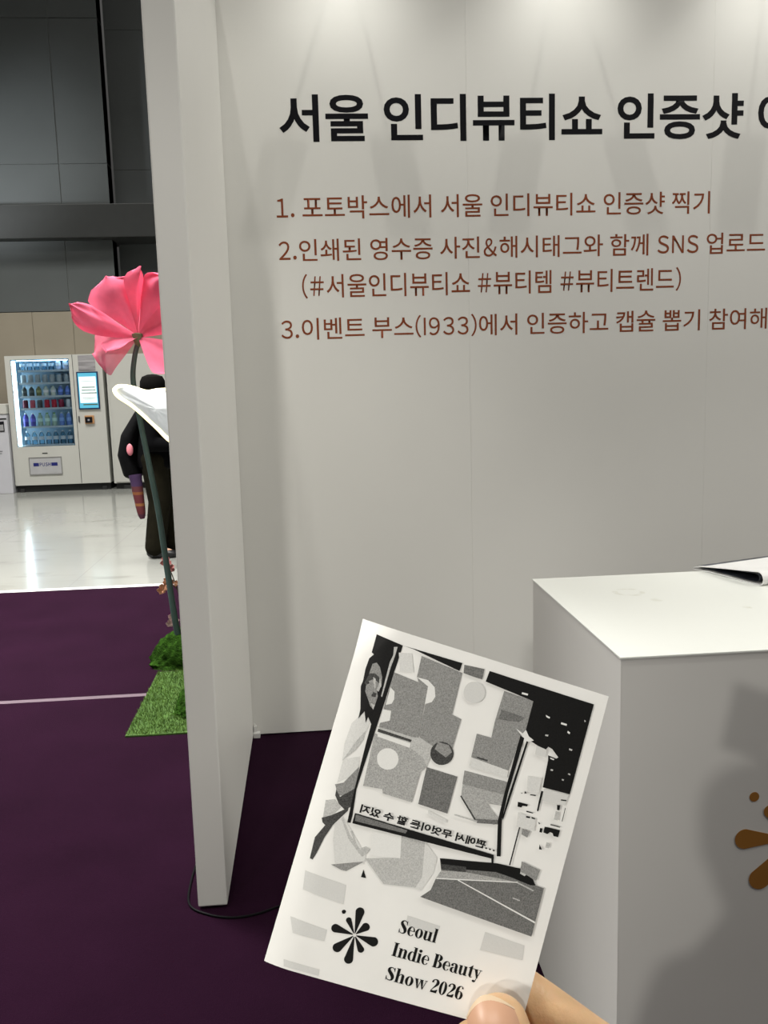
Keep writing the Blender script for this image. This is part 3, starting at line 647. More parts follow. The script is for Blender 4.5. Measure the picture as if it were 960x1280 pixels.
for x in (0.02, 0.12, 0.15): box(b, x, x+.015, -0.3125, -0.3105, 1.185, 1.215)
for x, w in ((0.05, .06), (0.12, .05)): box(b, x, x+w, -0.3025, -0.3005, 0.60, 0.615); box(b, x, x+w*.8, -0.3025, -0.3005, 0.57, 0.582)
obj('small_print', b, mat('grey small print', (0.2, 0.2, 0.22), 0.6), t)

# ------------------------------------------------------------------ person walking away past the machines
ps = thing('person', 'person in dark cap, black jacket and olive trousers with a black backpack, walking', 'person', (-1.33, 7.87, 0))
skin_b = mat('skin tone', (0.48, 0.30, 0.21), 0.5, 0.06, 30)
def V3(*a): return Vector(a)
body = [
 (V3(0, 0, 0.92), (.13, .15, .10), V3(0, 0, 1.10), (.12, .15, .12)), (V3(0, 0, 1.08), (.12, .16, .12), V3(.01, 0, 1.26), (.10, .17, .07)),
 (V3(.015, 0, 1.28), .05, V3(.03, 0, 1.40), .048), (V3(.03, 0, 1.45), (.088, .072, .098), V3(.045, 0, 1.42), (.08, .066, .085)),
 (V3(.07, 0, 1.36), .038, V3(.095, 0, 1.352), .028), (V3(.122, 0, 1.425), .014, V3(.142, 0, 1.405), .012), (V3(.03, .074, 1.43), .014, V3(.03, .08, 1.41), .012), (V3(.03, -.074, 1.43), .014, V3(.03, -.08, 1.41), .012),
 (V3(0, -.085, .90), .095, V3(.03, -.09, .50), .062), (V3(.03, -.09, .50), .06, V3(-.06, -.09, .10), .042),
 (V3(0, .085, .90), .095, V3(.09, .09, .50), .062), (V3(.09, .09, .50), .06, V3(.10, .09, .10), .042),
 (V3(-.06, -.09, .09), .04, V3(.08, -.10, .045), .032), (V3(.10, .09, .08), .04, V3(.22, .10, .04), .032),
 (V3(.01, -.19, 1.25), .055, V3(.0, -.24, 1.0), .043), (V3(.0, -.24, 1.0), .042, V3(.23, -.19, .98), .030), (V3(.23, -.19, .98), .034, V3(.30, -.17, .98), .024),
 (V3(.01, .19, 1.25), .055, V3(.0, .24, .99), .043), (V3(.0, .24, .99), .042, V3(.14, .21, .86), .030), (V3(.14, .21, .86), .034, V3(.20, .19, .82), .022),
 (V3(.30, -.18, .995), .011, V3(.36, -.165, .98), .009), (V3(.30, -.18, .975), .011, V3(.365, -.16, .955), .009), (V3(.30, -.18, .955), .011, V3(.355, -.16, .93), .009), (V3(.29, -.18, .94), .010, V3(.335, -.16, .91), .008), (V3(.27, -.16, 1.0), .012, V3(.32, -.135, 1.01), .010)]
flesh('body', body, 0.008, skin_b, ps, 4)
olive = mat('dark olive cloth', (0.008, 0.007, 0.0035), 0.95, 0.25, 20, spec=0.1, bump=0.3, bscale=40)
blk = mat('black jacket cloth', (0.0025, 0.0025, 0.003), 0.95, 0.2, 20, spec=0.08)
flesh('trousers', [(V3(0, 0, .86), (.15, .165, .10), V3(0, 0, .95), (.135, .16, .06)), (V3(-.01, -.09, .86), .115, V3(.02, -.095, .50), .098), (V3(.02, -.095, .50), .096, V3(-.045, -.09, .10), .088), (V3(.01, .09, .86), .115, V3(.08, .095, .50), .098), (V3(.08, .095, .50), .096, V3(.09, .09, .10), .088)], 0.01, olive, ps, 4)
flesh('jacket', [(V3(-.01, 0, .80), (.165, .19, .05), V3(0, 0, 1.05), (.15, .185, .12)), (V3(0, 0, 1.05), (.15, .185, .12), V3(.0, 0, 1.27), (.11, .19, .07)), (V3(.01, 0, 1.30), .075, V3(.02, 0, 1.35), .068),
 (V3(0, -.19, 1.25), .075, V3(-.01, -.25, 1.0), .066), (V3(-.01, -.25, 1.0), .064, V3(.19, -.20, .98), .052), (V3(0, .19, 1.25), .075, V3(0, .25, .99), .066), (V3(0, .25, .99), .064, V3(.11, .215, .89), .052)], 0.01, blk, ps, 4)
flesh('hair', [(V3(.0, 0, 1.475), (.100, .088, .085), V3(-.02, 0, 1.40), (.085, .082, .08)), (V3(-.03, 0, 1.38), .07, V3(-.035, 0, 1.31), .06)], 0.007, mat('black hair', (0.008, 0.007, 0.006), 0.6, bump=0.4, bscale=80), ps, 3)
b = nb(); lathe(b, [(.103, 1.46), (.109, 1.475), (.106, 1.52), (.085, 1.56), (.04, 1.577), (.004, 1.58)], 0.008, 0, 24); obj('cap', b, mat('charcoal knit cap', (0.005, 0.0045, 0.004), 0.95, spec=0.08, bump=0.5, bscale=120), ps, True)
for y in (-.032, .032):
    b = nb(); bmesh.ops.create_icosphere(b, subdivisions=2, radius=.010); bmesh.ops.translate(b, verts=b.verts[:], vec=(.117, y, 1.437)); obj('eye', b, mat('dark eye', (0.02, 0.015, 0.01), 0.2), ps, True)
flesh('backpack', [(V3(-.10, -.02, 1.24), (.06, .13, .05), V3(-.20, -.02, 1.05), (.085, .15, .07)), (V3(-.20, -.02, 1.05), (.085, .15, .07), V3(-.235, -.02, .90), (.085, .15, .06)), (V3(-.235, -.02, .90), (.085, .15, .06), V3(-.20, -.02, .74), (.085, .14, .05))], 0.009, mat('black nylon', (0.002, 0.002, 0.0025), 0.8, spec=0.1, bump=0.3), ps, 4)
b = nb(); bmesh.ops.create_icosphere(b, subdivisions=3, radius=1)
for v in b.verts: v.co = Vector((-.185+v.co.x*.028, -.185+v.co.y*.02, .955+v.co.z*.05))
tag(obj('pink_charm', b, mat('pink plush', (0.62, 0.20, 0.24), 0.9), ps, True), 'pink plush charm on the backpack')
for nm, z0, z1, c in (('shoe', 0, 0, 0),):
    for (p0, p1) in ((V3(-.07, -.09, .045), V3(.09, -.10, .035)), (V3(.09, .09, .045), V3(.24, .10, .035))):
        flesh('shoe', [(p0+V3(0, 0, .01), (.055, .046, .055), p1, (.055, .044, .035))], 0.006, mat('black leather shoe', (0.008, 0.008, 0.009), 0.35), ps, 3, tweak=lambda c: Vector((c.x, c.y, max(c.z, 0.001))))
# cloth bag hanging below the backpack
b = nb(); P = spline([V3(-.165, -.14, .74), V3(-.15, -.15, .60), V3(-.125, -.16, .36)], 6)
for i, p in enumerate(P):
    pass
tube(b, P, [.055, .055, .053, .05, .05, .048, .047, .045, .042, .04, .036, .03, .018], 10)
def stripe_mat():
    m = mat('striped purple and rust cloth', (0.10, 0.035, 0.13), 0.8, 0.2, 12)
    nt = m.node_tree; N = nt.nodes; L = nt.links; bs = N['Principled BSDF']
    tc = N.new('ShaderNodeTexCoord'); sx = N.new('ShaderNodeSeparateXYZ'); L.new(tc.outputs['Object'], sx.inputs[0])
    cr = N.new('ShaderNodeValToRGB'); cr.color_ramp.interpolation = 'CONSTANT'; e = cr.color_ramp.elements
    e[0].position = 0; e[0].color = (0.05, 0.008, 0.025, 1); e[1].position = .40; e[1].color = (0.09, 0.012, 0.016, 1)
    for p, c in ((.47, (.20, .075, .02, 1)), (.495, (.09, .012, .016, 1)), (.57, (.18, .06, .015, 1)), (.59, (.08, .016, .02, 1)), (.64, (.035, .014, .055, 1))):
        q = e.new(p); q.color = c
    L.new(sx.outputs[2], cr.inputs[0]); L.new(cr.outputs[0], bs.inputs['Base Color'])
    return m
tag(obj('hanging_cloth', b, stripe_mat(), ps, True), 'purple and rust striped cloth hanging from the backpack')

# ------------------------------------------------------------------ the hand-held photo print
PRINT=[
('ghost',[(4.0,79.4),(16.9,80.1),(17.7,85.9),(4.9,85.1)]),
('ghost',[(3.6,93.9),(15.1,94.6),(15.3,98.1),(5.6,98.4)]),
('ghost',[(61.5,82.2),(74.5,83.0),(75.1,87.5),(61.4,87.9)]),
('ghost',[(5.2,106.6),(16.2,106.6),(16.5,108.5),(5.8,108.6)]),
('ghost',[(37.2,83.8),(47.7,84.2),(47.5,86.9),(37.5,86.7)]),
('pale',[(7.3,28.0),(10.3,29.4),(9.9,33.6),(9.0,37.2),(7.5,36.6),(6.8,42.2),(5.4,44.1),(4.6,38.9),(5.0,32.1)]),
('pale',[(5.6,43.5),(10.1,41.2),(11.0,46.2),(6.8,50.1),(5.8,51.1),(5.6,46.5)]),
('light',[(9.7,33.0),(8.0,36.5),(6.1,42.0),(5.4,44.1),(8.4,39.7),(9.9,35.9)]),
('mid',[(5.3,51.7),(7.6,50.4),(10.8,44.3),(11.5,48.7),(11.4,51.4),(10.8,54.0),(7.1,54.6)]),
('dark',[(6.1,53.0),(7.8,54.9),(11.5,51.0),(11.6,53.3),(11.8,56.9),(10.1,58.2),(8.0,57.0),(6.3,54.9)]),
('light',[(4.0,57.2),(6.5,56.0),(8.9,57.9),(6.8,61.6),(4.6,62.6),(4.4,60.4)]),
('pale',[(8.5,62.8),(10.3,60.2),(20.2,69.8),(20.3,72.4),(12.0,75.1),(9.3,67.8)]),
('light',[(10.4,60.5),(13.8,65.1),(19.7,69.8),(19.1,70.6),(13.7,66.4),(10.1,61.3)]),
('mid',[(10.8,75.4),(20.2,71.7),(15.8,76.0),(14.2,76.1)]),
('light',[(13.6,63.9),(14.2,63.7),(17.4,68.6),(19.4,67.1),(20.9,67.6),(19.9,69.9),(17.7,69.7)]),
('light',[(28.6,60.5),(36.4,60.3),(38.3,71.3),(37.2,75.0),(27.6,76.6),(20.1,70.7),(29.9,67.7)]),
('pale',[(36.2,60.4),(41.2,64.4),(41.3,69.2),(39.1,75.4),(37.2,75.0),(38.3,71.3)]),
('dark',[(4.3,62.7),(7.0,60.9),(11.1,57.3),(11.2,58.3),(8.1,63.7),(6.7,68.2),(5.8,73.3),(5.2,75.6),(4.3,75.5),(4.0,69.0),(5.9,64.5),(4.9,63.9)]),
('black',[(20.6,74.1),(20.5,76.5),(22.1,76.4)]),
('white',[(19.8,62.0),(28.8,60.8),(30.4,67.7),(21.4,69.5)]),
('black',[(4.8,3.2),(13.3,4.1),(11.9,51.1),(12.9,58.8),(13.0,61.6),(12.0,61.7),(11.3,51.3),(10.8,36.9),(10.7,30.6),(9.2,28.8),(9.0,30.7),(7.7,27.4),(6.5,30.1),(6.3,27.1),(4.5,20.3),(4.7,18.5),(4.4,14.6),(4.6,11.1),(5.6,9.5),(4.8,9.1)]),
('mid',[(6.0,12.5),(7.1,11.7),(8.4,12.7),(9.9,15.5),(10.5,18.5),(9.6,20.2),(10.3,21.7),(10.1,26.1),(8.9,25.3),(6.2,21.4),(5.9,19.2),(6.8,18.6),(5.9,17.8),(5.8,16.6)]),
('dark',[(5.9,15.6),(7.7,15.1),(9.3,16.0),(9.5,17.7),(8.2,17.1),(7.3,17.2),(6.4,18.0),(6.0,19.5),(5.3,19.0)]),
('light',[(7.3,16.3),(8.2,16.7),(8.9,19.3),(8.7,19.7),(7.8,17.9)]),
('light',[(9.2,15.7),(10.4,18.1),(10.1,20.3),(9.4,19.9),(9.6,18.0)]),
('light',[(8.8,24.3),(10.2,24.6),(10.0,26.1)]),
('dark',[(8.6,20.8),(9.7,20.9),(9.7,22.2),(8.3,22.3)]),
('light',[(10.8,5.4),(11.9,5.0),(11.9,8.1),(11.6,11.7),(11.6,14.9),(11.6,21.5),(11.2,21.4),(11.0,14.6),(10.9,10.3),(11.3,7.9)]),
('pale',[(12.7,6.6),(16.6,5.6),(18.8,11.2),(14.6,12.1)]),
('mid',[(13.0,13.0),(24.0,14.0),(25.7,30.2),(25.2,31.6),(13.2,30.7),(13.0,25.1)]),
('mid',[(19.7,5.5),(33.2,6.8),(33.7,20.3),(36.8,20.9),(36.6,30.7),(33.1,29.6),(30.4,31.7),(26.3,30.4),(25.7,29.6),(24.9,19.7),(20.1,12.2)]),
('white',[(20.1,12.3),(23.7,12.2),(26.2,13.7),(27.2,16.5),(26.6,18.5),(24.7,19.7),(24.2,14.1)]),
('light',[(12.6,30.7),(24.1,30.7),(26.2,30.2),(30.7,31.6),(30.8,35.2),(30.5,38.4),(29.1,40.4),(24.5,35.3)]),
('midlight',[(12.5,33.0),(24.1,34.1),(28.7,35.9),(30.5,38.4),(29.2,40.3),(29.1,50.2),(19.9,50.1),(19.4,48.9),(13.5,49.6)]),
('dark',[(13.1,31.3),(23.9,31.6),(23.8,32.4),(13.2,32.3)]),
('white',[(13.4,32.4),(23.8,32.8),(23.9,34.2),(13.5,33.7)]),
('white',[(21.6,38.5),(21.7,39.4),(21.6,40.2),(21.3,41.1),(20.8,41.8),(20.1,42.3),(19.3,42.7),(18.5,42.8),(17.6,42.7),(16.8,42.4),(16.1,41.9),(15.6,41.2),(15.3,40.4),(15.1,39.6),(15.2,38.7),(15.5,37.9),(16.0,37.2),(16.7,36.6),(17.5,36.3),(18.3,36.1),(19.2,36.2),(20.0,36.5),(20.7,37.0),(21.2,37.7)]),
('white',[(12.8,25.1),(15.4,24.8),(15.8,27.9),(13.0,29.5)]),
('white',[(13.3,23.6),(13.2,17.8),(14.8,18.8),(15.3,21.1),(15.0,22.6)]),
('dark',[(37.4,31.9),(37.5,32.8),(37.4,33.8),(37.0,34.6),(36.5,35.4),(35.7,36.0),(34.9,36.4),(33.9,36.6),(33.0,36.5),(32.1,36.1),(31.4,35.6),(30.8,34.8),(30.5,34.0),(30.3,33.0),(30.4,32.1),(30.8,31.2),(31.3,30.4),(32.1,29.8),(32.9,29.4),(33.8,29.3),(34.8,29.4),(35.7,29.7),(36.4,30.3),(37.0,31.0)]),
('mid',[(31.8,29.9),(35.2,29.8),(36.8,31.6),(35.4,33.8),(31.4,32.3)]),
('darkmid',[(30.5,38.4),(40.4,38.5),(40.5,50.4),(31.1,50.1)]),
('mid',[(47.3,8.3),(57.0,8.7),(57.2,18.4),(56.3,20.0),(55.2,32.0),(55.6,34.2),(43.1,34.1),(42.9,31.6),(42.6,23.8),(47.3,23.7),(47.0,18.2)]),
('darkmid',[(48.0,14.2),(56.1,14.5),(54.2,16.5),(47.9,17.5)]),
('pale',[(42.8,31.4),(55.2,32.1),(55.4,34.3),(43.2,34.3)]),
('dark',[(44.6,30.7),(48.2,30.7),(48.1,31.2),(44.8,31.2)]),
('midlight',[(42.0,36.0),(56.0,35.6),(56.2,39.1),(56.4,43.2),(51.5,43.9),(56.7,47.7),(55.4,49.6),(49.7,49.8),(43.1,43.7),(42.9,42.6)]),
('mid',[(42.0,36.0),(56.0,35.6),(56.4,39.7),(42.5,40.2)]),
('dark',[(43.1,43.7),(49.7,49.8),(49.1,50.0),(42.9,44.1)]),
('darkmid',[(49.1,49.5),(56.7,47.7),(56.4,49.2),(50.1,50.6)]),
('ghost',[(41.7,10.5),(41.8,11.4),(41.7,12.3),(41.4,13.1),(40.8,13.9),(40.1,14.4),(39.3,14.8),(38.5,15.0),(37.6,14.9),(36.8,14.6),(36.1,14.1),(35.5,13.4),(35.2,12.6),(35.1,11.7),(35.2,10.8),(35.5,9.9),(36.0,9.2),(36.7,8.6),(37.5,8.3),(38.4,8.1),(39.3,8.2),(40.1,8.5),(40.8,9.0),(41.3,9.7)]),
('light',[(42.6,49.9),(50.0,49.9),(49.9,50.4),(42.6,50.3)]),
('pale',[(34.6,51.1),(41.0,52.3),(40.9,53.3),(34.7,52.2)]),
('black',[(13.2,4.1),(32.4,3.8),(32.2,6.5),(16.6,4.2)]),
('darkmid',[(33.1,4.1),(39.5,3.5),(39.7,6.9),(36.7,6.9),(33.6,6.7)]),
('black',[(41.2,3.6),(48.3,3.7),(75.9,3.9),(75.9,33.7),(67.0,34.0),(66.4,25.4),(66.0,23.8),(68.8,24.1),(69.3,23.5),(66.7,21.5),(65.3,21.2),(64.7,22.6),(58.8,20.9),(57.1,18.1),(57.0,8.7),(40.9,7.2)]),
('white',[(52.8,7.0),(54.8,6.9),(54.8,7.5),(52.8,7.6)]),
('white',[(67.3,12.5),(69.2,12.5),(69.2,13.1),(67.3,13.1)]),
('white',[(61.9,11.7),(63.4,12.0),(63.4,12.5),(62.3,12.3)]),
('white',[(70.0,14.5),(70.9,14.8),(70.8,15.4),(70.0,15.1)]),
('light',[(63.4,17.7),(64.4,17.5),(64.4,18.1),(63.5,18.2)]),
('light',[(71.9,19.7),(73.0,19.8),(72.9,20.3),(72.0,20.3)]),
('white',[(66.8,24.3),(68.2,24.4),(68.1,24.8),(67.0,24.7)]),
('light',[(73.7,27.4),(74.4,27.4),(74.4,27.9),(73.6,27.8)]),
('light',[(72.2,29.7),(72.9,29.7),(72.8,30.2),(72.2,30.1)]),
('light',[(74.2,9.6),(74.8,9.8),(74.5,10.3)]),
('light',[(68.0,27.7),(68.7,27.7),(68.7,28.2),(67.9,28.2)]),
('white',[(53.8,18.5),(56.4,19.5),(57.1,18.1),(58.5,19.8),(60.4,20.6),(57.7,22.4),(56.5,20.4)]),
('black',[(55.9,20.3),(57.3,20.8),(56.9,38.6),(57.3,47.5),(59.9,58.5),(58.7,58.8),(56.1,47.9),(55.8,39.0)]),
('black',[(58.2,21.5),(58.8,21.5),(58.0,40.1),(57.6,47.4),(57.2,46.7),(57.3,39.4)]),
('black',[(13.4,58.3),(57.7,58.6),(57.9,59.9),(13.5,61.5)]),
('darkmid',[(13.8,58.6),(30.1,58.8),(29.8,59.9),(14.1,60.6)]),
('black',[(57.1,59.4),(57.9,59.2),(58.3,61.2),(57.7,61.3)]),
('pale',[(61.4,31.8),(65.9,31.2),(66.3,36.5),(62.4,36.5)]),
('pale',[(61.5,43.7),(67.4,44.0),(68.0,48.1),(62.2,48.2)]),
('ghost',[(61.6,21.8),(65.3,22.3),(65.4,24.7),(61.9,24.7)]),
('ghost',[(67.4,34.2),(75.6,33.9),(75.3,37.5),(67.9,38.1)]),
('black',[(66.8,35.2),(67.5,35.2),(67.5,38.2),(67.6,41.7),(67.1,41.6),(66.9,38.3)]),
('black',[(60.6,40.6),(63.9,40.5),(63.8,41.2),(62.3,41.4),(62.1,42.0),(60.9,42.1)]),
('black',[(64.3,44.1),(65.6,44.0),(65.6,44.5),(64.4,44.6)]),
('black',[(66.0,43.9),(67.2,44.0),(67.2,44.4),(66.1,44.4)]),
('black',[(68.4,44.8),(69.2,45.1),(68.9,45.6)]),
('black',[(70.8,45.7),(75.8,45.4),(75.8,47.7),(74.3,47.8),(73.8,47.0),(72.9,46.9),(72.2,47.7),(70.9,47.6)]),
('black',[(69.5,46.5),(70.3,46.5),(70.4,47.8),(69.6,47.8)]),
('black',[(72.8,38.0),(73.8,37.9),(74.0,39.5),(73.2,39.6)]),
('light',[(72.9,40.0),(74.1,40.0),(74.3,42.7),(73.0,42.7)]),
('black',[(73.5,36.0),(75.3,35.7),(75.3,36.1),(73.6,36.4)]),
('black',[(75.5,38.2),(75.7,38.2),(75.8,42.6),(75.6,42.6)]),
('black',[(70.7,51.5),(71.9,52.9),(70.9,53.0)]),
('light',[(72.6,50.2),(73.8,50.3),(73.8,51.9),(72.7,51.9)]),
('black',[(60.6,37.6),(61.3,37.5),(61.2,37.8)]),
('black',[(61.8,36.7),(62.6,37.2),(61.9,37.6)]),
('black',[(63.7,37.2),(65.5,37.0),(65.5,37.3),(63.8,37.5)]),
('black',[(63.9,42.5),(66.2,42.5),(66.1,42.8),(64.0,42.9)]),
('darkmid',[(72.3,44.3),(75.5,44.3),(75.5,44.7),(72.4,44.8)]),
('mid',[(64.1,48.2),(66.6,48.5),(66.4,50.5),(64.3,50.1)]),
('black',[(63.0,48.1),(63.4,48.1),(63.5,60.3),(63.1,60.3)]),
('darkmid',[(41.9,64.2),(59.6,60.8),(66.8,60.5),(71.5,62.5),(72.7,64.1),(75.6,64.3),(75.7,79.7),(39.3,77.2),(41.8,74.3),(42.4,70.4),(43.3,67.7)]),
('black',[(41.9,64.2),(59.6,60.8),(66.7,60.4),(71.5,62.5),(72.8,64.1),(71.3,64.5),(67.3,64.1),(65.2,63.8),(59.8,63.5),(43.3,66.8)]),
('dark',[(42.6,65.8),(50.4,64.5),(50.8,66.1),(43.2,67.3)]),
('mid',[(66.6,58.1),(72.9,59.2),(72.6,62.7),(70.7,62.2),(67.0,61.1)]),
('light',[(67.1,61.2),(69.1,61.7),(68.7,62.3),(67.1,61.9)]),
('midlight',[(43.3,67.7),(50.8,66.1),(60.3,65.2),(66.0,64.8),(42.4,70.4)]),
('white',[(42.4,70.3),(66.5,64.7),(67.1,64.4),(67.0,64.9),(66.1,65.1),(42.5,70.6)]),
('white',[(48.8,69.2),(49.3,69.0),(75.7,75.0),(75.7,75.5)]),
('light',[(67.0,64.6),(72.7,65.7),(72.5,66.1),(66.9,65.0)]),
('light',[(66.8,69.6),(69.3,69.8),(69.2,70.2),(66.9,69.9)])
]

CO = Vector((0.01472, 0.26977, 1.42552)); CU = Vector((0.96189, -0.03808, -0.35270)); CV = Vector((-0.31807, -0.20013, -0.90010))
CN = CU.cross(CV).normalized()
if CN.y > 0: CN = -CN
CWD, CHT = 80.0, 109.3
def card(u, v, n=0.0):
    """a point of the sheet, u and v in mm from its upper left corner, n mm in front; the paper curls back at its left edge and corner"""
    c = 0.0
    if u < 9: c -= 0.020*(9-u)**2
    k = (10-u*0.8-v*0.62)
    if k > 0: c -= 0.05*k*k
    c += 0.5*math.sin(PI*min(1, max(0, u/CWD)))
    return CO+CU*(u/1000)+CV*(v/1000)+CN*((c+n)/1000)
pr = thing('photo_print', 'black and white photo print slip held up in the hand in the foreground', 'photo print', CO)
pco = -CO
b = nb(); nu, nv = 80, 60; G = [[b.verts.new(card(CWD*i/nu, CHT*j/nv)+pco) for j in range(nv+1)] for i in range(nu+1)]
for i in range(nu):
    for j in range(nv): b.faces.new((G[i][j], G[i+1][j], G[i+1][j+1], G[i][j+1]))
bmesh.ops.recalc_face_normals(b, faces=b.faces[:])
r = bmesh.ops.extrude_face_region(b, geom=b.faces[:])
for g in r['geom']:
    if isinstance(g, bmesh.types.BMVert): g.co -= CN*0.00012
obj('paper', b, mat('white thermal paper', (0.78, 0.775, 0.75), 0.55, 0.03, 60, spec=0.3), pr, True)
SH = {'white': 0.72, 'ghost': 0.60, 'pale': 0.63, 'light': 0.46, 'midlight': 0.36, 'mid': 0.25, 'darkmid': 0.15, 'dark': 0.055, 'black': 0.007}
GR = {'white': .03, 'ghost': .03, 'pale': .08, 'light': .22, 'midlight': .3, 'mid': .32, 'darkmid': .4, 'dark': .6, 'black': .3}
shades = list(SH); pm = []
for s in shades:
    pm.append(mat('print '+s, (SH[s], SH[s], SH[s]*.97), 0.55, GR[s], 2600, spec=0.2))
def print_mesh(items, base=0.07, step=0.004):
    bm = nb()
    for idx, (s, P) in enumerate(items):
        q = nb(); vs = [q.verts.new((u, v, 0)) for u, v in P]
        try: f = q.faces.new(vs)
        except ValueError: q.free(); continue
        f.normal_update(); bmesh.ops.triangulate(q, faces=[f], ngon_method='EAR_CLIP')
        for _ in range(8):
            es = [e for e in q.edges if e.calc_length() > (0.8 if min(u for u, v in P) < 12 else 1.8)]
            if not es: break
            bmesh.ops.subdivide_edges(q, edges=es, cuts=1); [g.normal_update() for g in q.faces]; bmesh.ops.triangulate(q, faces=q.faces[:])
        for v in q.verts: v.co = card(v.co.x, v.co.y, base+step*idx)+pco
        for f in q.faces:
            f.normal_update()
            if f.normal.dot(CN) < 0: f.normal_flip()
            f.material_index = shades.index(s)
        me = bpy.data.meshes.new('x'); q.to_mesh(me); q.free(); bm.from_mesh(me); bpy.data.meshes.remove(me)
    return bm
def raw(name, bm, m, parent):
    me = bpy.data.meshes.new(name); bm.to_mesh(me); bm.free(); return link(name, me, m, parent)
tag(raw('printed_photo', print_mesh(PRINT), pm, pr), 'grainy black and white photo of a figure holding a board')
TOPN = 0.07+0.004*len(PRINT)
# mirrored handwriting along the foot of the printed board
def flat_on_card(bm, place, n):
    for v in bm.verts:
        u, w = place(v.co); v.co = card(u, w, n)+pco
    return bm
tb = text_bm('…편에서 무엇이든 할 수 있지', 0.035); bb = bounds(tb)
flat_on_card(tb, lambda c: (57.6-(c.x-bb[0])/(bb[1]-bb[0])*43.0, 58.3-(c.y-bb[2])/(bb[3]-bb[2])*2.7-0.6), TOPN+.02)
raw('mirrored_writing', tb, mat('print black', (0.01,)*3), pr)
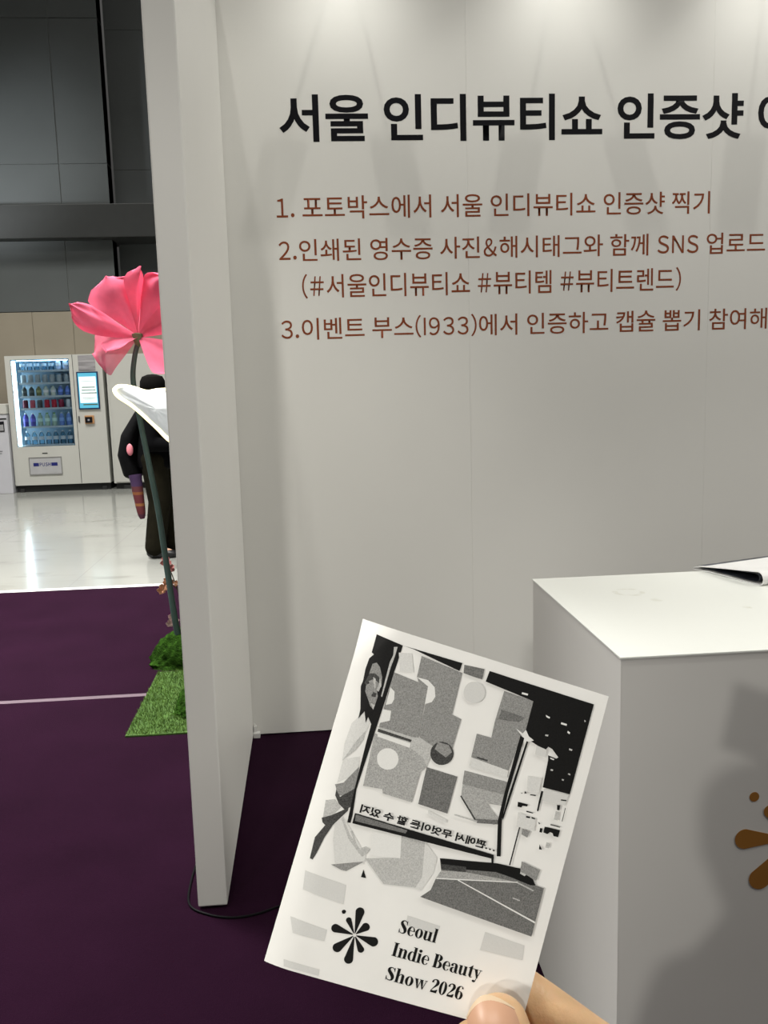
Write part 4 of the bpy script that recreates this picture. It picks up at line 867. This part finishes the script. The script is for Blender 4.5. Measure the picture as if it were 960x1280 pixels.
# flower logo and serif lettering
raw('flower_logo', lift_polys(logo_polys(1.0), lambda p: card(23.45+p.x, 93.85-p.y, 0.1)+pco), mat('print black', (0.01,)*3), pr)
def serif(s):
    Q = []; x = [0.0]
    def rc(a, b_, c, d): Q.append([(x[0]+a, b_), (x[0]+c, b_), (x[0]+c, d), (x[0]+a, d)])
    def ring(oc, orr, ic, ir, a0=0, a1=360, n=26):
        for k in range(n):
            t0, t1 = math.radians(a0+(a1-a0)*k/n), math.radians(a0+(a1-a0)*(k+1)/n)
            Q.append([(x[0]+oc[0]+orr[0]*math.cos(t0), oc[1]+orr[1]*math.sin(t0)), (x[0]+oc[0]+orr[0]*math.cos(t1), oc[1]+orr[1]*math.sin(t1)), (x[0]+ic[0]+ir[0]*math.cos(t1), ic[1]+ir[1]*math.sin(t1)), (x[0]+ic[0]+ir[0]*math.cos(t0), ic[1]+ir[1]*math.sin(t0))])
    def disc(cx, cy, r): Q.append([(x[0]+cx+r*math.cos(k*PI/8), cy+r*math.sin(k*PI/8)) for k in range(16)])
    def stroke(P):
        C = spline([(p[0], p[1], p[2]) for p in P], 5)
        L = []
        for i, c in enumerate(C):
            d = (C[min(i+1, len(C)-1)]-C[max(i-1, 0)]); d = Vector((d.x, d.y)).normalized(); n = Vector((-d.y, d.x))*c.z/2
            L.append(((x[0]+c.x+n.x, c.y+n.y), (x[0]+c.x-n.x, c.y-n.y)))
        for i in range(len(L)-1): Q.append([L[i][0], L[i+1][0], L[i+1][1], L[i][1]])
    def quad(*P): Q.append([(x[0]+a, b_) for a, b_ in P])
    for ch in s:
        if ch == ' ': x[0] += .26; continue
        if ch == 'S':
            stroke([(.49, .70, .03), (.44, .88, .06), (.28, .965, .06), (.14, .87, .13), (.14, .72, .19), (.27, .55, .22), (.40, .38, .22), (.44, .22, .18), (.40, .09, .11), (.26, .035, .06), (.11, .10, .05), (.05, .30, .03)]); quad((.45, .99), (.49, .99), (.51, .68), (.47, .70)); quad((.03, .31), (.07, .31), (.08, .01), (.04, .01)); x[0] += .58
        elif ch == 'e':
            ring((.26, .34), (.25, .355), (.295, .34), (.115, .31), 5, 325); rc(.13, .345, .5, .395); x[0] += .53
        elif ch == 'o': ring((.27, .34), (.26, .355), (.27, .34), (.085, .31)); x[0] += .56
        elif ch == 'u':
            rc(.05, .15, .23, .68); rc(0, .635, .23, .68); stroke([(.14, .18, .18), (.17, .06, .13), (.27, .03, .07), (.38, .13, .04)]); rc(.37, 0, .55, .68); rc(.31, .635, .55, .68); rc(.37, 0, .62, .045); x[0] += .64
        elif ch == 'l': rc(.06, 0, .24, 1.03); rc(0, 0, .30, .045); rc(0, .985, .24, 1.03); x[0] += .32
        elif ch == 'I': rc(.07, 0, .27, 1); rc(0, 0, .34, .05); rc(0, .95, .34, 1); x[0] += .38
        elif ch in 'nh':
            rc(.06, 0, .24, .69 if ch == 'n' else 1.03); rc(0, 0, .30, .045); rc(0, .645 if ch == 'n' else .985, .24, .69 if ch == 'n' else 1.03)
            stroke([(.23, .50, .03), (.31, .63, .05), (.41, .645, .10), (.47, .55, .18), (.475, .40, .18), (.475, .01, .18)]); rc(.34, 0, .63, .045); x[0] += .65
        elif ch == 'd':
            ring((.25, .34), (.24, .355), (.285, .34), (.105, .305)); rc(.36, 0, .54, 1.03); rc(.28, .985, .54, 1.03); rc(.36, 0, .60, .045); x[0] += .62
        elif ch == 'i': rc(.06, 0, .24, .69); rc(0, 0, .30, .045); rc(0, .645, .24, .69); disc(.15, .88, .11); x[0] += .32
        elif ch == 'B':
            rc(.06, 0, .26, 1); rc(0, 0, .30, .05); rc(0, .95, .30, 1); rc(.2, .95, .33, 1); rc(.2, .5, .33, .545); rc(.2, 0, .34, .05)
            ring((.31, .76), (.25, .24), (.30, .76), (.07, .195), -90, 90); ring((.32, .265), (.30, .265), (.31, .265), (.11, .22), -90, 90); x[0] += .65
        elif ch == 'a':
            rc(.30, .08, .48, .50); stroke([(.06, .50, .12), (.12, .62, .08), (.25, .665, .07), (.36, .60, .15), (.39, .46, .18)]); disc(.105, .53, .085); ring((.20, .19), (.20, .205), (.25, .20), (.085, .165), 40, 330); stroke([(.39, .14, .18), (.42, .04, .12), (.50, .02, .05), (.56, .06, .03)]); x[0] += .56
        elif ch == 't': rc(.09, .12, .27, .74); rc(0, .635, .37, .68); quad((.02, .66), (.27, .92), (.27, .66), (.1, .64)); stroke([(.18, .16, .18), (.21, .05, .12), (.29, .02, .06), (.37, .08, .03)]); x[0] += .38
        elif ch == 'y':
            quad((.03, .68), (.23, .68), (.37, .08), (.27, .0)); quad((.44, .68), (.48, .68), (.25, -.22), (.20, -.20)); rc(0, .64, .29, .68); rc(.36, .64, .55, .68); disc(.12, -.20, .085); stroke([(.12, -.25, .07), (.19, -.26, .06), (.26, -.16, .05)]); x[0] += .54
        elif ch == 'w':
            quad((.03, .68), (.22, .68), (.33, .0), (.26, .0)); quad((.40, .68), (.44, .68), (.32, .0), (.28, .0)); quad((.36, .68), (.55, .68), (.64, .0), (.57, .0)); quad((.74, .68), (.78, .68), (.63, .0), (.59, .0)); rc(0, .64, .27, .68); rc(.33, .64, .58, .68); rc(.67, .64, .84, .68); x[0] += .82
        elif ch == '2':
            stroke([(.08, .72, .14), (.09, .86, .09), (.20, .965, .06), (.35, .92, .14), (.40, .74, .19), (.33, .55, .14), (.18, .32, .06), (.07, .13, .05)]); quad((.04, 0), (.44, 0), (.47, .27), (.43, .27)); quad((.04, 0), (.44, 0), (.42, .17), (.06, .14)); x[0] += .52
        elif ch == '0': ring((.26, .49), (.245, .505), (.26, .49), (.075, .46)); x[0] += .54
        elif ch == '6':
            ring((.27, .30), (.245, .31), (.275, .30), (.075, .27)); stroke([(.42, .80, .12), (.38, .93, .06), (.28, .97, .05), (.16, .86, .14), (.115, .62, .19), (.115, .33, .19)]); x[0] += .54
    return Q, x[0]
b = nb()
for s, base, x1 in (('Seoul', 89.55, 47.8), ('Indie Beauty', 96.75, 63.8), ('Show 2026', 104.15, 60.1)):
    Q, w = serif(s); kx = (x1-35.7)/w
    for P in Q:
        try: b.faces.new([b.verts.new(card(35.7+p[0]*kx, base-p[1]*4.15, 0.1)+pco) for p in P])
        except ValueError: pass
for f in b.faces:
    f.normal_update()
    if f.normal.dot(CN) < 0: f.normal_flip()
raw('serif_lettering', b, mat('print black', (0.01,)*3), pr)

# ------------------------------------------------------------------ the hand
hd = thing('person', 'person at the camera whose bare hand holds the photo print, thumb in front', 'person', (-0.28, -0.30, 0.004))
ho = -Vector(hd.location)
def h(u, v, n): return CO+CU*(u/1000)+CV*(v/1000)+CN*(n/1000)+ho
skin = mat('light skin', (0.76, 0.49, 0.275), 0.42, 0.08, 90, bump=0.08, bscale=700, spec=0.4, sss=0.15)
mmr = lambda r: r/1000
seg = []
def chain(P):
    for (a, ra), (b_, rb) in zip(P[:-1], P[1:]): seg.append((h(*a), mmr(ra), h(*b_), mmr(rb)))
TH_T, TH_I = (70.0, 104.8, 9.2), (85, 131, 15.5)
chain([(TH_T, 8.9), ((76, 115, 11.8), 9.9), (TH_I, 10.2), ((106, 152, 12), 10.6), ((124, 163, 8), 12.5), ((165, 168, 2), 15)])
chain([((50, 88, -7.6), 6.6), ((66.5, 95, -8.4), 7.2), ((89.5, 104.0, -11), 7.9), ((111, 113, -15), 8.2), ((132, 121, -20), 9.8), ((196, 158, -14), 14)])
chain([((50, 95, -8.2), 6.6), ((68, 102.5, -10), 7.2), ((89, 117, -17), 8.2), ((130, 138, -25), 10.2), ((198, 165, -16), 14)])
chain([((71, 121, -13), 6.3), ((80, 131, -20), 7.2), ((96, 146, -29), 7.9), ((125, 157, -25), 9.6), ((200, 172, -16), 13)])
chain([((82, 143, -15), 5.6), ((88, 151, -21), 6.3), ((99, 162, -29), 6.9), ((118, 174, -24), 8.8), ((202, 180, -15), 12)])
chain([((133, 122, -16), 10), ((165, 150, -8), 15), ((205, 166, -10), 17)])
chain([((124, 160, -14), 11), ((165, 168, -8), 16), ((205, 170, -10), 18)])
ELB = Vector((0.03, -0.03, 1.16)); WRIST = h(200, 168, -12)-ho
seg.append((h(200, 168, -12), mmr(21), h(200, 168, -12).lerp(ELB+ho, 0.25), mmr(23))); seg.append((h(200, 168, -12).lerp(ELB+ho, 0.25), mmr(23), ELB+ho, mmr(38)))
hs = flesh('hand', seg, 0.0009, skin, hd, 5)
# thumb nail, with its pale free edge
d = (h(*TH_T)-h(*TH_I)).normalized(); nn = (CN*0.90-CU*0.38); nn = (nn-d*nn.dot(d)).normalized(); sd = d.cross(nn)
def nail_patch(t0, t1, lift, wide, nt=10, na=16):
    b = nb(); G = []
    for i in range(nt+1):
        s = i/nt; t = t0+(t1-t0)*s; row = []
        for j in range(na+1):
            a = (-1+2*j/na)
            tt = t-(a*a)*3.6*max(0, (t+2)/9.5)
            rad = 9.5+lift-max(0, tt-2)**2*0.030
            ang = a*wide*(1-0.10*max(0, s-.7))
            row.append(b.verts.new(h(*TH_T)+d*(tt/1000)+(nn*math.cos(ang)*rad*0.97+sd*math.sin(ang)*rad*1.0)/1000))
        G.append(row)
    for i in range(nt):
        for j in range(na): b.faces.new((G[i][j], G[i+1][j], G[i+1][j+1], G[i][j+1]))
    solid(b, 0.0004)
    return b
nl = obj('thumbnail', nail_patch(-6, 9.6, 0.25, 0.86), mat('pink nail', (0.57, 0.33, 0.215), 0.36, 0.05, 60, spec=0.4), hs, True)
obj('nail_edge', nail_patch(9.5, 10.9, 0.25, 0.86, 4), mat('pale nail edge', (0.67, 0.51, 0.35), 0.4, 0.05, 60), hs, True)

# the rest of the person, standing behind the camera
navy = mat('dark coat cloth', (0.012, 0.012, 0.015), 0.9, 0.2, 20)
def w_(x, y, z): return Vector((x, y, z))+ho
SR, SL, LEL, LWR = (-.14, -.30, 1.18), (-.385, -.31, 1.17), (-.30, -.12, 1.02), (-.08, -.11, 1.29)
flesh('coat', [(w_(-.28, -.33, .70), (.15, .14, .05), w_(-.28, -.32, .95), (.135, .13, .12)), (w_(-.28, -.32, .95), (.135, .13, .12), w_(-.27, -.31, 1.16), (.125, .10, .07)), (w_(-.27, -.31, 1.20), .075, w_(-.275, -.31, 1.27), .062),
 (w_(*SR), .066, ELB+ho, .056), (ELB+ho, .056, ELB.lerp(WRIST, 0.55)+ho, .044), (w_(*SL), .060, w_(*LEL), .056), (w_(*LEL), .055, w_(*LWR), .042)], 0.009, navy, hd, 4)
tr = []
for sg in (-1, 1):
    hp, kn, an = (-.28+.075*sg, -.32, .78), (-.28+.085*sg, -.31, .44), (-.28+.09*sg, -.34, .10)
    tr += [(w_(*hp), .095, w_(*kn), .072), (w_(*kn), .07, w_(*an), .06)]
flesh('trousers', [(w_(-.28, -.32, .78), (.15, .13, .07), w_(-.28, -.32, .86), (.135, .12, .05))]+tr, 0.01, navy, hd, 4)
flesh('head', [(w_(-.275, -.31, 1.22), .05, w_(-.28, -.30, 1.32), .05), (w_(-.285, -.30, 1.42), (.076, .092, .098), w_(-.28, -.275, 1.36), (.06, .065, .06)), (w_(-.28, -.215, 1.41), .012, w_(-.278, -.195, 1.38), .014), (w_(-.363, -.30, 1.41), .014, w_(-.363, -.30, 1.385), .012), (w_(-.207, -.30, 1.41), .014, w_(-.207, -.30, 1.385), .012)], 0.006, skin, hd, 4)
flesh('hair', [(w_(-.285, -.318, 1.438), (.088, .102, .092), w_(-.285, -.34, 1.36), (.085, .075, .08))], 0.007, mat('black hair', (0.008, 0.007, 0.006), 0.6), hd, 3)
lh = [(w_(*LWR), .028, w_(-.05, -.10, 1.34), .03), (w_(-.05, -.10, 1.34), (.03, .018, .03), w_(-.015, -.085, 1.385), (.036, .016, .03))]
for k in range(4): lh.append((w_(-.035+.016*k, -.085, 1.40-.004*abs(k-1)), .0095, w_(-.015+.018*k, -.07, 1.44-.007*abs(k-1)), .0085))
lh.append((w_(-.02, -.09, 1.355), .012, w_(.025, -.07, 1.385), .010))
flesh('other_hand', lh, 0.003, skin, hd, 3)
for sg in (-1, 1):
    flesh('shoe', [(w_(-.28+.09*sg, -.36, .055), (.05, .055, .05), w_(-.28+.095*sg, -.20, .042), (.046, .06, .036))], 0.006, mat('black leather shoe', (0.008, 0.008, 0.009), 0.35), hd, 3, tweak=lambda c: Vector((c.x, c.y, max(c.z, 0.001))))
